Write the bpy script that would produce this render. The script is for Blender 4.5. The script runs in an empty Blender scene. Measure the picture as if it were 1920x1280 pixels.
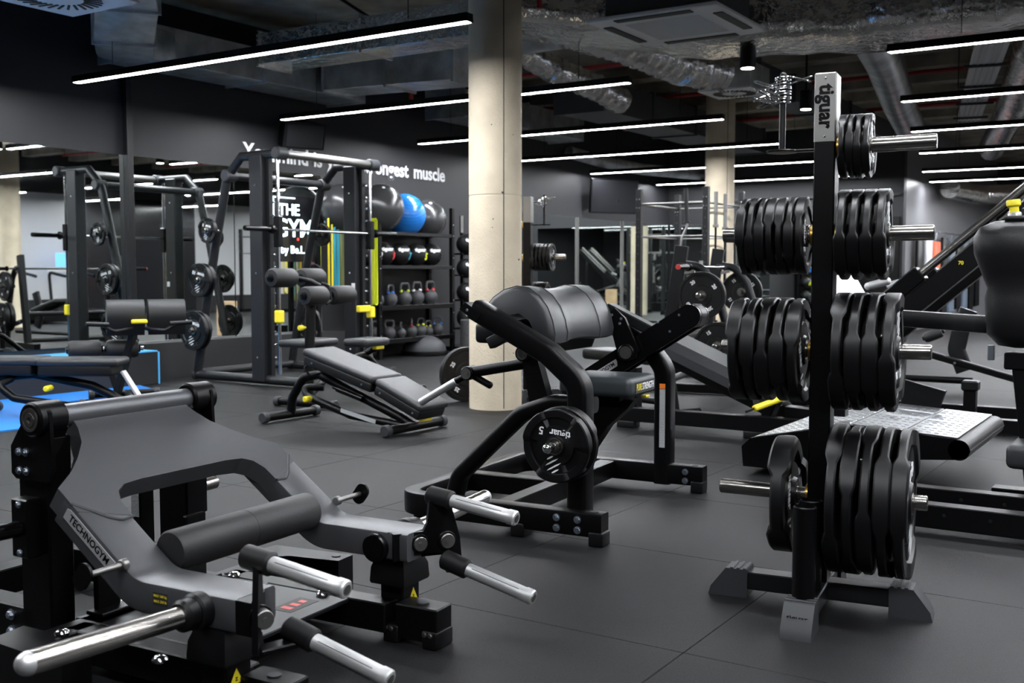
import bpy, bmesh, math, random
from mathutils import Vector, Matrix, Quaternion
R = math.radians
rnd = random.Random(7)
S = bpy.context.scene
COL = S.collection

# ---------------------------------------------------------------- camera, world, exposure
cam_data = bpy.data.cameras.new('camera'); cam = bpy.data.objects.new('camera', cam_data); COL.objects.link(cam)
cam.location = (0, 0, 1.12)
cam_data.sensor_width = 36; cam_data.lens = 37.5
cam_data.clip_start = .05; cam_data.clip_end = 200
cam.rotation_euler = (R(90 - 3.776), 0, R(33 - 90))
cam_data.dof.use_dof = True; cam_data.dof.focus_distance = 4.2; cam_data.dof.aperture_fstop = 4.5
S.camera = cam
w = bpy.data.worlds.new('world'); S.world = w; w.use_nodes = True
w.node_tree.nodes['Background'].inputs[0].default_value = (.55, .6, .7, 1)
w.node_tree.nodes['Background'].inputs[1].default_value = .02
S.view_settings.view_transform = 'Standard'; S.view_settings.look = 'None'
S.view_settings.exposure = 0.55; S.view_settings.gamma = 1; S.view_settings.use_curve_mapping = False
LAMP_POWER = 132.0

# ---------------------------------------------------------------- materials
MATS = {}
def mat(name, col, rough=.5, metal=0, bump=0, bscale=200, spec=.5, var=0, vscale=8, coat=0, emit=0, aniso=0, distort=0):
    m = bpy.data.materials.new(name); m.use_nodes = True
    nt = m.node_tree; b = nt.nodes['Principled BSDF']
    b.inputs['Base Color'].default_value = (*col, 1); b.inputs['Roughness'].default_value = rough
    b.inputs['Metallic'].default_value = metal; b.inputs['Specular IOR Level'].default_value = spec
    if coat: b.inputs['Coat Weight'].default_value = coat; b.inputs['Coat Roughness'].default_value = .15
    if emit:
        b.inputs['Emission Color'].default_value = (*col, 1); b.inputs['Emission Strength'].default_value = emit
    tc = nt.nodes.new('ShaderNodeTexCoord')
    if var:
        n = nt.nodes.new('ShaderNodeTexNoise'); n.inputs['Scale'].default_value = vscale; n.inputs['Detail'].default_value = 6
        n.inputs['Distortion'].default_value = distort
        nt.links.new(tc.outputs['Object'], n.inputs['Vector'])
        r = nt.nodes.new('ShaderNodeValToRGB')
        r.color_ramp.elements[0].position = .3; r.color_ramp.elements[1].position = .7
        r.color_ramp.elements[0].color = (*[c * (1 - var) for c in col], 1)
        r.color_ramp.elements[1].color = (*[min(1, c * (1 + var)) for c in col], 1)
        nt.links.new(n.outputs['Fac'], r.inputs['Fac']); nt.links.new(r.outputs['Color'], b.inputs['Base Color'])
    if bump:
        n2 = nt.nodes.new('ShaderNodeTexNoise'); n2.inputs['Scale'].default_value = bscale; n2.inputs['Detail'].default_value = 3
        nt.links.new(tc.outputs['Object'], n2.inputs['Vector'])
        bp = nt.nodes.new('ShaderNodeBump'); bp.inputs['Strength'].default_value = bump; bp.inputs['Distance'].default_value = .02
        nt.links.new(n2.outputs['Fac'], bp.inputs['Height']); nt.links.new(bp.outputs['Normal'], b.inputs['Normal'])
    MATS[name] = m
    return m
mat('powder', (.002, .002, .0023), .34, bump=.05, bscale=900, spec=.18)
mat('powder_grey', (.007, .0073, .0082), .36, bump=.05, bscale=900, spec=.28)
mat('smith_paint', (.014, .0145, .0165), .4, spec=.3)
mat('satin_grey', (.10, .102, .109), .32, metal=.55, bump=.12, bscale=700)
mat('gloss_black', (.002, .002, .0023), .25, spec=.25)
mat('rubber', (.0032, .0032, .0036), .40, bump=.05, bscale=500, spec=.3)
mat('rubber_insert', (.007, .007, .008), .42)
mat('soft_black', (.005, .005, .0055), .48, spec=.3)
mat('foam', (.008, .008, .0088), .55, bump=.08, bscale=350)
mat('leather', (.019, .0202, .0225), .40, bump=.12, bscale=420)
mat('leather_dark', (.0045, .0045, .005), .4, bump=.14, bscale=260, spec=.3)
mat('leather_teal', (.02, .025, .028), .45, bump=.12, bscale=420)
mat('cap_grey', (.03, .0312, .0345), .48, spec=.35)
mat('polished', (.78, .74, .69), .21, metal=1)
mat('chrome', (.82, .82, .83), .12, metal=1)
mat('steel', (.36, .345, .32), .22, metal=1, bump=.03, bscale=40)
mat('brushed', (.22, .216, .208), .42, metal=1, bump=.08, bscale=300)
mat('alu', (.6, .6, .6), .4, metal=.75, bump=.08, bscale=900)
mat('tread', (.55, .56, .58), .3, metal=1, bump=.25, bscale=7)
mat('zinc', (.5, .55, .62), .3, metal=1)
mat('brass', (.45, .28, .07), .3, metal=1)
mat('yellow', (.75, .62, .02), .45)
mat('yellow_strap', (.8, .45, .02), .55)
mat('orange', (.8, .2, .02), .5)
mat('white', (.78, .78, .78), .5)
mat('white_letter', (.85, .85, .86), .5)
mat('sticker_grey', (.35, .36, .37), .5, bump=.3, bscale=120)
mat('badge', (.4, .4, .41), .4, metal=.3)
mat('red', (.5, .03, .03), .45)
mat('pink', (.7, .04, .2), .5)
mat('blue', (.02, .16, .6), .5)
mat('green', (.45, .6, .03), .5)
mat('teal', (.03, .3, .4), .5)
mat('olive', (.16, .16, .05), .6)
mat('lime', (.55, .62, .02), .5)
mat('ball_blue', (.012, .15, .5), .25, spec=.5)
mat('ball_grey', (.06, .06, .062), .25, metal=.4)
mat('iron', (.035, .035, .038), .6, bump=.2, bscale=150)
mat('concrete', (.58, .5, .375), .85, bump=.25, bscale=60, var=.14, vscale=3)
mat('slab', (.3, .27, .22), .9, bump=.4, bscale=12, var=.45, vscale=2.2)
mat('wall_paint', (.019, .019, .0215), .5, spec=.3)
mat('wall_light', (.5, .5, .52), .6)
mat('wall_grey', (.16, .16, .17), .35)
mat('plinth', (.009, .009, .01), .5)
mat('galvanised', (.66, .68, .7), .28, metal=.85, var=.3, vscale=5)
mat('foil', (.85, .83, .8), .17, metal=1, bump=1.0, bscale=11)
mat('duct_dark', (.06, .062, .066), .5, metal=.5)
mat('pipe_red', (.3, .02, .02), .5)
mat('ac_white', (.68, .68, .68), .55)
mat('grille', (.02, .02, .02), .6)
mat('screen', (.012, .012, .014), .18)
mat('mat_blue', (.01, .17, .55), .6)
mat('edge_blue', (.07, .4, .78), .45)
mat('speck', (.05, .05, .052), .8, var=.9, vscale=90)
mat('wood', (.55, .38, .22), .6, var=.2, vscale=4)
mat('mirror', (.86, .9, .88), .012, metal=1)
mat('lamp', (.93, .96, 1.0), .5, emit=LAMP_POWER)
mat('downlight', (1, .97, .92), .5, emit=14)
mat('sign_reflection_glow', (.75, .95, 1.0), .5, emit=2.2)
mat('screen_lit', (.1, .3, .8), .3, emit=1.5)
mat('exit_red', (.8, .05, .03), .5, emit=.6)
# rubber floor: dark with fine speckle
def floor_mat():
    m = bpy.data.materials.new('floor_rubber'); m.use_nodes = True; nt = m.node_tree; b = nt.nodes['Principled BSDF']
    tc = nt.nodes.new('ShaderNodeTexCoord'); g = nt.nodes.new('ShaderNodeNewGeometry')
    n = nt.nodes.new('ShaderNodeTexNoise'); n.inputs['Scale'].default_value = 260; n.inputs['Detail'].default_value = 2
    n2 = nt.nodes.new('ShaderNodeTexNoise'); n2.inputs['Scale'].default_value = 1.3; n2.inputs['Detail'].default_value = 5
    nt.links.new(g.outputs['Position'], n.inputs['Vector']); nt.links.new(g.outputs['Position'], n2.inputs['Vector'])
    r = nt.nodes.new('ShaderNodeValToRGB'); e = r.color_ramp.elements
    e[0].position = .35; e[0].color = (.0028, .0028, .0032, 1); e[1].position = .78; e[1].color = (.0195, .0195, .021, 1)
    nt.links.new(n.outputs['Fac'], r.inputs['Fac'])
    mx = nt.nodes.new('ShaderNodeMixRGB'); mx.blend_type = 'MULTIPLY'; mx.inputs[0].default_value = .5
    r2 = nt.nodes.new('ShaderNodeValToRGB'); r2.color_ramp.elements[0].position = .3; r2.color_ramp.elements[0].color = (.6, .6, .6, 1)
    r2.color_ramp.elements[1].position = .7; r2.color_ramp.elements[1].color = (1.2, 1.2, 1.2, 1)
    nt.links.new(n2.outputs['Fac'], r2.inputs['Fac'])
    nt.links.new(r.outputs['Color'], mx.inputs[1]); nt.links.new(r2.outputs['Color'], mx.inputs[2])
    nt.links.new(mx.outputs[0], b.inputs['Base Color'])
    b.inputs['Roughness'].default_value = .55; b.inputs['Specular IOR Level'].default_value = .2
    bp = nt.nodes.new('ShaderNodeBump'); bp.inputs['Strength'].default_value = .35; bp.inputs['Distance'].default_value = .004
    nt.links.new(n.outputs['Fac'], bp.inputs['Height']); nt.links.new(bp.outputs['Normal'], b.inputs['Normal'])
    MATS['floor_rubber'] = m
floor_mat()

# ---------------------------------------------------------------- mesh helpers
V = Vector
class MB:
    """collects shapes, builds ONE mesh object"""
    def __init__(s): s.v = []; s.f = []; s.M = Matrix.Identity(4)
    def add(s, vs, fs):
        o = len(s.v); s.v += [tuple(s.M @ V(p)) for p in vs]; s.f += [tuple(i + o for i in f) for f in fs]; return s
    def at(s, loc=(0, 0, 0), rx=0, ry=0, rz=0):
        s.M = Matrix.Translation(loc) @ Matrix.Rotation(R(rz), 4, 'Z') @ Matrix.Rotation(R(ry), 4, 'Y') @ Matrix.Rotation(R(rx), 4, 'X'); return s
    def box(s, c, d, ch=.003):
        x, y, z = [k / 2 for k in d]; ch = min(ch, x * .49, y * .49, z * .49)
        if ch <= 0:
            vs = [(c[0] + i * x, c[1] + j * y, c[2] + k * z) for i in (-1, 1) for j in (-1, 1) for k in (-1, 1)]
            return s.add(vs, [(0, 1, 3, 2), (4, 6, 7, 5), (0, 4, 5, 1), (2, 3, 7, 6), (0, 2, 6, 4), (1, 5, 7, 3)])
        vs = []; idx = {}
        for i in (-1, 1):
            for j in (-1, 1):
                for k in (-1, 1):
                    for a in range(3):
                        p = [i * x, j * y, k * z]
                        for b in range(3):
                            if b != a: p[b] -= (i, j, k)[b] * ch
                        idx[(i, j, k, a)] = len(vs); vs.append((c[0] + p[0], c[1] + p[1], c[2] + p[2]))
        fs = []
        for a in range(3):
            b, d2 = [(1, 2), (2, 0), (0, 1)][a]
            for sg in (-1, 1):
                q = []
                for (u, t) in ((-1, -1), (1, -1), (1, 1), (-1, 1)):
                    k = [0, 0, 0]; k[a] = sg; k[b] = u; k[d2] = t; q.append(idx[(*k, a)])
                fs.append(tuple(q if sg > 0 else q[::-1]))
        for a in range(3):          # edges along axis a
            b, d2 = [(1, 2), (2, 0), (0, 1)][a]
            for u in (-1, 1):
                for t in (-1, 1):
                    k0 = [0, 0, 0]; k0[a] = -1; k0[b] = u; k0[d2] = t; k1 = k0[:]; k1[a] = 1
                    q = (idx[(*k0, b)], idx[(*k1, b)], idx[(*k1, d2)], idx[(*k0, d2)])
                    fs.append(q if u * t < 0 else q[::-1])
        for i in (-1, 1):
            for j in (-1, 1):
                for k in (-1, 1):
                    q = (idx[(i, j, k, 0)], idx[(i, j, k, 1)], idx[(i, j, k, 2)])
                    fs.append(q if i * j * k > 0 else q[::-1])
        return s.add(vs, fs)
    def frame(s, p, q, side=None):
        t = (V(q) - V(p)).normalized()
        if side is None: side = t.cross(V((0, 0, 1))) if abs(t.z) < .98 else V((1, 0, 0))
        side = V(side); side = (side - t * side.dot(t)).normalized(); return t, side, side.cross(t)
    def beam(s, p, q, w, h, ch=.003, side=None):
        t, a, n = s.frame(p, q, side); L = (V(q) - V(p)).length; old = s.M
        m = Matrix((( *t, 0), (*a, 0), (*n, 0), (0, 0, 0, 1))).transposed()
        s.M = old @ Matrix.Translation((V(p) + V(q)) / 2) @ m
        s.box((0, 0, 0), (L, w, h), ch); s.M = old; return s
    def cyl(s, p, q, r, n=24, r2=None, ch=0, caps=True):
        r2 = r if r2 is None else r2; t, a, b = s.frame(p, q); p = V(p); q = V(q)
        rings = [(p, r), (q, r2)] if not ch else [(p, r - ch), (p + t * ch, r), (q - t * ch, r2), (q, r2 - ch)]
        return s.rings([(c, rr, a, b) for c, rr in rings], n, caps)
    def rings(s, rg, n, caps=True):
        vs = []; fs = []
        for c, rr, a, b in rg:
            for i in range(n):
                an = 2 * math.pi * i / n; vs.append(c + a * (rr * math.cos(an)) + b * (rr * math.sin(an)))
        for k in range(len(rg) - 1):
            for i in range(n):
                j = (i + 1) % n; fs.append((k * n + i, (k + 1) * n + i, (k + 1) * n + j, k * n + j))
        if caps: fs.append(tuple(range(n))); o = (len(rg) - 1) * n; fs.append(tuple(o + i for i in range(n))[::-1])
        return s.add(vs, fs)
    def lathe(s, prof, p=(0, 0, 0), axis=(0, 0, 1), n=32, closed=False):
        t = V(axis).normalized(); a = t.cross(V((0, 0, 1))) if abs(t.z) < .98 else V((1, 0, 0)); a.normalize(); b = t.cross(a); p = V(p)
        vs = []; fs = []
        for r, h in prof:
            for i in range(n):
                an = 2 * math.pi * i / n; vs.append(p + t * h + a * (r * math.cos(an)) + b * (r * math.sin(an)))
        m = len(prof)
        for k in range(m if closed else m - 1):
            k2 = (k + 1) % m
            for i in range(n):
                j = (i + 1) % n; fs.append((k * n + i, k * n + j, k2 * n + j, k2 * n + i))
        if not closed:
            fs.append(tuple(range(n))[::-1]); fs.append(tuple((m - 1) * n + i for i in range(n)))
        return s.add(vs, fs)
    def fillet(s, pts, rad, seg=6):
        pts = [V(p) for p in pts]; out = [pts[0]]
        for i in range(1, len(pts) - 1):
            a, b, c = pts[i - 1], pts[i], pts[i + 1]; u = (a - b); v = (c - b)
            r = rad[i - 1] if isinstance(rad, (list, tuple)) else rad
            ang = u.angle(v)
            if r <= 0 or ang > 3.1: out.append(b); continue
            d = min(r / math.tan(ang / 2), u.length * .49, v.length * .49); p0 = b + u.normalized() * d; p1 = b + v.normalized() * d
            for k in range(seg + 1):
                t = k / seg; out.append((1 - t) ** 2 * p0 + 2 * t * (1 - t) * b + t * t * p1)
        out.append(pts[-1]); return out
    def sweep(s, pts, sec, side=None, fil=0, seg=6, caps=True, closed=False):
        """sec: list of (u,v) around; side: fixed side vector (u axis) for planar paths"""
        if fil: pts = s.fillet(pts, fil, seg)
        pts = [V(p) for p in pts]; n = len(sec); vs = []; fs = []; prev = None; m = len(pts)
        for i, p in enumerate(pts):
            if closed: t = (pts[(i + 1) % m] - pts[i - 1])
            else: t = (pts[min(i + 1, m - 1)] - pts[max(i - 1, 0)])
            t.normalize(); sc = 1
            if 0 < i < m - 1 or closed:
                d1 = (p - pts[i - 1]).normalized(); sc = 1 / max(.5, abs(t.dot(d1)))
            if side is not None: a = V(side); a = (a - t * a.dot(t)).normalized()
            elif prev is None: a = t.cross(V((0, 0, 1))) if abs(t.z) < .95 else V((1, 0, 0)).cross(t); a.normalize()
            else: a = (prev - t * prev.dot(t)).normalized()
            prev = a; b = a.cross(t)
            for (x, y) in sec: vs.append(p + a * x + b * y * (sc if side is not None else 1))
        for k in range(m if closed else m - 1):
            k2 = (k + 1) % m
            for i in range(n):
                j = (i + 1) % n; fs.append((k * n + i, k * n + j, k2 * n + j, k2 * n + i))
        if caps and not closed:
            fs.append(tuple(range(n))[::-1]); fs.append(tuple((m - 1) * n + i for i in range(n)))
        return s.add(vs, fs)
    def tube(s, pts, r, fil=0, n=14, seg=6, caps=True, closed=False, side=None):
        return s.sweep(pts, [(r * math.cos(2 * math.pi * i / n), r * math.sin(2 * math.pi * i / n)) for i in range(n)], side, fil, seg, caps, closed)
    def bar(s, pts, w, h, side, fil=0, rr=.012, seg=6, cs=3):
        return s.sweep(pts, rrect(w, h, rr, cs), side, fil, seg)
    def prism(s, poly, f0, f1):
        """poly 2D; f0/f1 map (u,v)->3D for both faces"""
        n = len(poly); vs = [f0(*p) for p in poly] + [f1(*p) for p in poly]
        fs = [tuple(range(n))[::-1], tuple(range(n, 2 * n))]
        for i in range(n):
            j = (i + 1) % n; fs.append((i, j, n + j, n + i))
        return s.add(vs, fs)
    def rbox(s, c, d, rad, seg=3):
        hx, hy, hz = [k / 2 for k in d]; rad = min(rad, hx * .98, hy * .98, hz * .98)
        def coords(h):
            e = [-h + rad * (1 - math.cos(math.pi / 2 * k / seg)) for k in range(seg + 1)]
            return e + [-k for k in e[::-1]]
        cs = [coords(hx), coords(hy), coords(hz)]; n = len(cs[0]); vs = []; fs = []; ix = {}
        def vid(i, j, k):
            if (i, j, k) not in ix:
                p = V((cs[0][i], cs[1][j], cs[2][k])); q = V((max(-hx + rad, min(hx - rad, p.x)), max(-hy + rad, min(hy - rad, p.y)), max(-hz + rad, min(hz - rad, p.z))))
                dd = p - q
                if dd.length > 1e-9: p = q + dd.normalized() * rad
                ix[(i, j, k)] = len(vs); vs.append((c[0] + p.x, c[1] + p.y, c[2] + p.z))
            return ix[(i, j, k)]
        N = n - 1
        for a in range(N):
            for b in range(N):
                fs.append((vid(a, b, 0), vid(a, b + 1, 0), vid(a + 1, b + 1, 0), vid(a + 1, b, 0)))
                fs.append((vid(a, b, N), vid(a + 1, b, N), vid(a + 1, b + 1, N), vid(a, b + 1, N)))
                fs.append((vid(a, 0, b), vid(a + 1, 0, b), vid(a + 1, 0, b + 1), vid(a, 0, b + 1)))
                fs.append((vid(a, N, b), vid(a, N, b + 1), vid(a + 1, N, b + 1), vid(a + 1, N, b)))
                fs.append((vid(0, a, b), vid(0, a, b + 1), vid(0, a + 1, b + 1), vid(0, a + 1, b)))
                fs.append((vid(N, a, b), vid(N, a + 1, b), vid(N, a + 1, b + 1), vid(N, a, b + 1)))
        return s.add(vs, fs)
    def sphere(s, c, r, n=24, sq=(1, 1, 1)):
        prof = [(max(1e-4, math.sin(math.pi * k / (n // 2))) * r, -math.cos(math.pi * k / (n // 2)) * r) for k in range(n // 2 + 1)]
        old = s.M; s.M = old @ Matrix.Translation(c) @ Matrix.Diagonal((*sq, 1)); s.lathe(prof, n=n); s.M = old; return s
    def mesh(s, name='m', sharp=35):
        m = bpy.data.meshes.new(name); m.from_pydata(s.v, [], s.f); 
        bm = bmesh.new(); bm.from_mesh(m); bmesh.ops.recalc_face_normals(bm, faces=bm.faces[:]); bm.to_mesh(m); bm.free()
        m.shade_smooth(); m.set_sharp_from_angle(angle=R(sharp)); return m
    def build(s, name, material, parent=None, sharp=35, label=None, kind=None):
        return link(name, s.mesh(name, sharp), material, parent, label, kind)
def rrect(w, h, r, k=3):
    w /= 2; h /= 2; r = min(r, w * .99, h * .99); out = []
    for cx, cy, a0 in ((w - r, h - r, 0), (-w + r, h - r, 90), (-w + r, -h + r, 180), (w - r, -h + r, 270)):
        for i in range(k + 1):
            a = R(a0 + 90 * i / k); out.append((cx + r * math.cos(a), cy + r * math.sin(a)))
    return out
def link(name, mesh, material, parent=None, label=None, kind=None, loc=None, rot=None):
    o = bpy.data.objects.new(name, mesh); COL.objects.link(o)
    if material and not mesh.materials: mesh.materials.append(MATS[material])
    if parent: o.parent = parent
    if label: o['label'] = label
    if kind: o['kind'] = kind
    if loc: o.location = loc
    if rot: o.rotation_euler = rot
    return o
def tag(o, label, cat, group=None):
    o['label'] = label; o['category'] = cat
    if group: o['group'] = group
    return o
def thing(name, label, cat, loc=(0, 0, 0), yaw=0, group=None):
    o = bpy.data.objects.new(name, None); COL.objects.link(o); o.empty_display_size = .1
    o.location = loc if len(loc) == 3 else (*loc, 0); o.rotation_euler = (0, 0, R(yaw)); return tag(o, label, cat, group)
def struct(o): o['kind'] = 'structure'; return o
def copy_tree(o, parent=None):
    c = o.copy(); COL.objects.link(c)
    if parent: c.parent = parent
    for ch in list(o.children): copy_tree(ch, c)
    return c
FONT_CACHE = {}
def text_mesh(body, size, extrude=.0008, bold=.0, sx=1):
    key = (body, size, extrude, bold, sx)
    if key in FONT_CACHE: return FONT_CACHE[key]
    cu = bpy.data.curves.new('lettering', 'FONT'); cu.body = body; cu.size = size; cu.extrude = extrude; cu.offset = bold * size
    cu.align_x = 'CENTER'; cu.align_y = 'CENTER'; cu.resolution_u = 3
    o = bpy.data.objects.new('lettering', cu); COL.objects.link(o); bpy.context.view_layer.update()
    dg = bpy.context.evaluated_depsgraph_get(); m = bpy.data.meshes.new_from_object(o.evaluated_get(dg))
    bpy.data.objects.remove(o)
    if sx != 1: m.transform(Matrix.Diagonal((sx, 1, 1, 1)))
    FONT_CACHE[key] = m; return m
def text(body, size, material, parent, loc, xd, yd, extrude=.0008, bold=.012, name='lettering', sx=1):
    m = text_mesh(body, size, extrude, bold, sx); m = m.copy(); m.materials.clear(); m.materials.append(MATS[material])
    o = bpy.data.objects.new(name, m); COL.objects.link(o); o.parent = parent
    x = V(xd).normalized(); z = x.cross(V(yd)).normalized(); y = z.cross(x)
    mt = Matrix(((*x, 0), (*y, 0), (*z, 0), (0, 0, 0, 1))).transposed(); mt.translation = V(loc); o.matrix_local = mt
    return o
def bolts(pts, axis, r, h, parent, material='zinc', name='bolt', washer=True):
    """hex bolt heads, one object each, sharing a mesh"""
    b = MB(); t = V(axis).normalized()
    if washer: b.cyl((0, 0, 0), t * h * .3, r * 1.25, 14)
    b.cyl(t * h * .25, t * h, r, 6, r * .85); b.cyl(t * h, t * h * 1.25, r * .45, 8)
    me = b.mesh(name)
    for p in pts: link(name, me, material, parent, loc=p)
# ================================================================ THE ROOM
CEIL = 3.9; WY = 9.2
def wallbox(name, x0, x1, y0, y1, z0, z1, m):
    b = MB(); b.box(((x0 + x1) / 2, (y0 + y1) / 2, (z0 + z1) / 2), (x1 - x0, y1 - y0, z1 - z0), 0)
    return struct(b.build(name, m))
floor = wallbox('floor', -3, 45.2, -4.8, 9.4, -.2, -.006, 'floor_rubber')
wallbox('ceiling', -3, 45.2, -4.8, 9.4, CEIL, CEIL + .2, 'slab')
wall_left = wallbox('wall_left', -3, 20.2, WY, WY + .2, 0, CEIL, 'wall_paint')
wallbox('wall_back', 20, 20.2, 4.6, WY, 0, CEIL, 'wall_paint')
wallbox('wall_corridor', 20.2, 30, 4.6, 4.8, 0, CEIL, 'wall_grey')
wallbox('wall_end', 30, 30.2, 2.6, 4.8, 0, CEIL, 'wall_paint')
wallbox('wall_rear', -3.2, -3, -4.8, 9.4, 0, CEIL, 'wall_paint')
wallbox('wall_far', 45, 45.2, -4.6, 2.6, 0, CEIL, 'wall_paint')
wallbox('wall_side', 30.2, 45.2, 2.6, 2.8, 0, CEIL, 'wall_paint')
wallbox('wall_right', -3, 45.2, -4.8, -4.6, 0, CEIL, 'wall_paint')
wallbox('trim_1', 8.5, 16.1, -4.6, -4.58, .45, 2.95, 'wall_light')
wallbox('trim_9', 19.6, 23.5, -4.6, -4.58, .45, 2.95, 'wall_light')
wallbox('window_4', 16.1, 19.6, -4.6, -4.585, .1, 2.95, 'screen')

# rubber floor tiles: one object each, children of the floor
def in_view(x, y):
    r = .5446 * x - .8387 * y; f = .8387 * x + .5446 * y
    return f > 1.2 and abs(r) < .50 * f + .9
tm = MB(); tm.box((0, 0, -.003), (.9975, .9975, .006), .0012); tile_mesh = tm.mesh('floor_tile')
for i in range(-1, 31):
    for j in range(-5, 9):
        cx, cy = i + .35, j + .75
        if not in_view(cx, cy): continue
        if cx > 19.4 and cy > 4.1: continue
        if cx > 28: continue
        link('floor_tile', tile_mesh, 'floor_rubber', floor, loc=(cx, cy, 0))

# black ramp strip in the floor, mirrors, plinths, posts
def structb(name, c, d, m, ch=.003):
    b = MB(); b.box(c, d, ch); return struct(b.build(name, m))
structb('trim_2', (8.6, 9.09, .19), (3.2, .2, .385), 'plinth')
step = structb('trim_3', (4.9, 8.95, .16), (4.1, .48, .32), 'plinth')
b = MB(); b.box((4.9, 8.95, .328), (4.1, .48, .014), .003); b.box((6.962, 8.95, .16), (.02, .48, .32), .003); b.build('step_edge', 'edge_blue', step, label='bright blue edging of the black step')
m1 = structb('window_1', (6.4, 9.185, 1.335), (6.8, .02, 1.9), 'mirror', 0)
m1['label'] = 'wall mirror above the black plinth'
structb('trim_4', (6.985, 9.14, 2.1), (.07, .07, 3.6), 'powder_grey')
for k, x in enumerate((8.4,)):
    structb('trim_5', (x, 9.172, 1.335), (.004, .006, 1.9), 'powder', 0)
structb('window_2', (16.95, 9.185, 1.07), (6.0, .02, 1.95), 'mirror', 0)
structb('window_3', (19.985, 7.6, 1.07), (.02, 3.1, 1.95), 'mirror', 0)
for x in (16.2, 17.9): structb('trim_6', (x, 9.16, 1.07), (.03, .03, 1.95), 'brushed')
structb('door_1', (19.97, 5.25, 1.05), (.06, 1.2, 2.1), 'gloss_black')
structb('trim_7', (19.96, 6.9, 2.5), (.05, 4.5, .04), 'cap_grey')

# blue floor mat in front of the step
b = MB(); b.prism([(2.6, 8.7), (6.72, 8.7), (6.5, 8.15), (5.5, 8.1), (5.3, 7.9), (5.3, 7.0), (2.6, 7.0)], lambda x, y: V((x, y, .001)), lambda x, y: V((x, y, .010)))
tag(b.build('floor_mat', 'mat_blue'), 'bright blue exercise mat on the floor before the black mirror step', 'mat')

# concrete columns
def column(x, y, r, label):
    t = thing('concrete_column', label, 'column', (x, y))
    b = MB(); prof = [(r, 0), (r, 1.72), (r - .004, 1.723), (r - .004, 1.729), (r, 1.732), (r, CEIL - .02)]
    b.lathe(prof, n=64); b.build('shaft', 'concrete', t)
    s = MB()
    for k in range(9):
        a = R(200 + rnd.uniform(0, 130)); z = .3 + rnd.random() * 2.3
        s.sphere((r * math.cos(a), r * math.sin(a), z), rnd.uniform(.004, .008), 8)
    s.build('pit_marks', 'grille', t)
    s = MB(); s.box((r * math.cos(R(232)), r * math.sin(R(232)), CEIL / 2), (.006, .006, CEIL - .03), 0); s.build('mould_seam', 'cap_grey', t)
column(7.25, 4.87, .215, 'thick round concrete column in the middle of the gym')
column(15.2, 6.16, .215, 'distant round concrete column behind the bar stand')
column(12.4, -1.6, .215, 'nearer concrete column seen only in the mirrors')
column(21.5, -1.4, .215, 'farther concrete column seen only in the far mirror')
column(27.8, -1.2, .215, 'farthest concrete column seen only in the far mirror')

# ================================================================ CEILING SERVICES
def lamp(x, y0, y1, label, z=2.8):
    t = thing('linear_lamp', label, 'lamp', (x, (y0 + y1) / 2, z), 0, 'linear pendant lamps'); L = abs(y1 - y0)
    b = MB(); b.box((0, 0, .038), (.08, L + .03, .046), .004)
    for q in (-1, 1): b.box((q * .037, 0, .0127), (.006, L + .03, .0246), 0); b.box((0, q * (L / 2 + .012), .0127), (.08, .006, .0246), 0)
    b.build('housing', 'powder', t)
    b = MB(); b.box((0, 0, .006), (.066, L, .012), .001); b.build('diffuser', 'lamp', t, label='glowing white diffuser strip')
    for s in (-1, 1):
        b = MB(); b.cyl((0, s * L * .38, .09), (0, s * L * .38, CEIL - z - .002), .003, 6); b.build('suspension_wire', 'powder', t)
ROW1 = [(6.0, 8.55, 4.25, 'long glowing linear lamp nearest the camera, left of the column'),
        (8.7, 8.7, 4.4, 'long glowing linear lamp crossing behind the column, second from the left'),
        (11.33, 8.82, 4.57, 'third linear lamp from the left, passing behind the column'),
        (13.9, 8.95, 4.75, 'fourth linear lamp, ending beside the clip pole of the plate tree'),
        (16.42, 9.02, 4.95, 'fifth linear lamp, crossing behind the distant column'),
        (19.2, 9.08, 5.1, 'farthest short-looking linear lamp above the mirrored corner')]
ROW2 = [(8.6, 2.11, -2.2, 'topmost linear lamp at the right edge, above the silver bar sleeve'),
        (11.15, 2.6, -1.7, 'second linear lamp from the top at the right edge'),
        (13.6, 3.05, -1.25, 'third linear lamp from the top at the right edge'),
        (16.14, 3.5, -.8, 'fourth linear lamp from the top at the right edge'),
        (19.15, 4.1, -.2, 'fifth linear lamp from the top at the right edge'),
        (21.4, 4.45, .2, 'lowest and farthest linear lamp at the right edge')]
for a in ROW1 + ROW2: lamp(*a)
for x, w_ in ((3.35, 'next to the nearest visible one'), (.7, 'farthest back')): lamp(x, 8.4, 4.1, 'linear lamp out of the picture on the left, ' + w_)
for x, w_ in ((6.0, 'foremost'), (3.35, 'middle'), (.7, 'rearmost')): lamp(x, 1.7, -2.6, 'linear lamp over the near floor, out of the picture on the right, ' + w_)
for x, w_ in ((8.6, 'first'), (11.15, 'second'), (13.6, 'third'), (16.1, 'fourth'), (19.0, 'fifth')): lamp(x, -2.9, -4.35, 'short added lamp to brighten the white wall, %s in line, seen in the mirror' % w_)  # extra short lamps, added to brighten the white wall
for k in range(8): lamp(24.0 + 2.6 * k, 2.2, -2.1, 'linear lamp deep in the hall, %s of eight, seen in the far mirror' % ('first', 'second', 'third', 'fourth', 'fifth', 'sixth', 'seventh', 'eighth')[k])
for k in range(7): lamp(22.7 + 2.6 * k, -2.6, -4.4, 'short lamp deep in the hall, %s of seven, seen in the far mirror' % ('first', 'second', 'third', 'fourth', 'fifth', 'sixth', 'seventh')[k])
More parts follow.
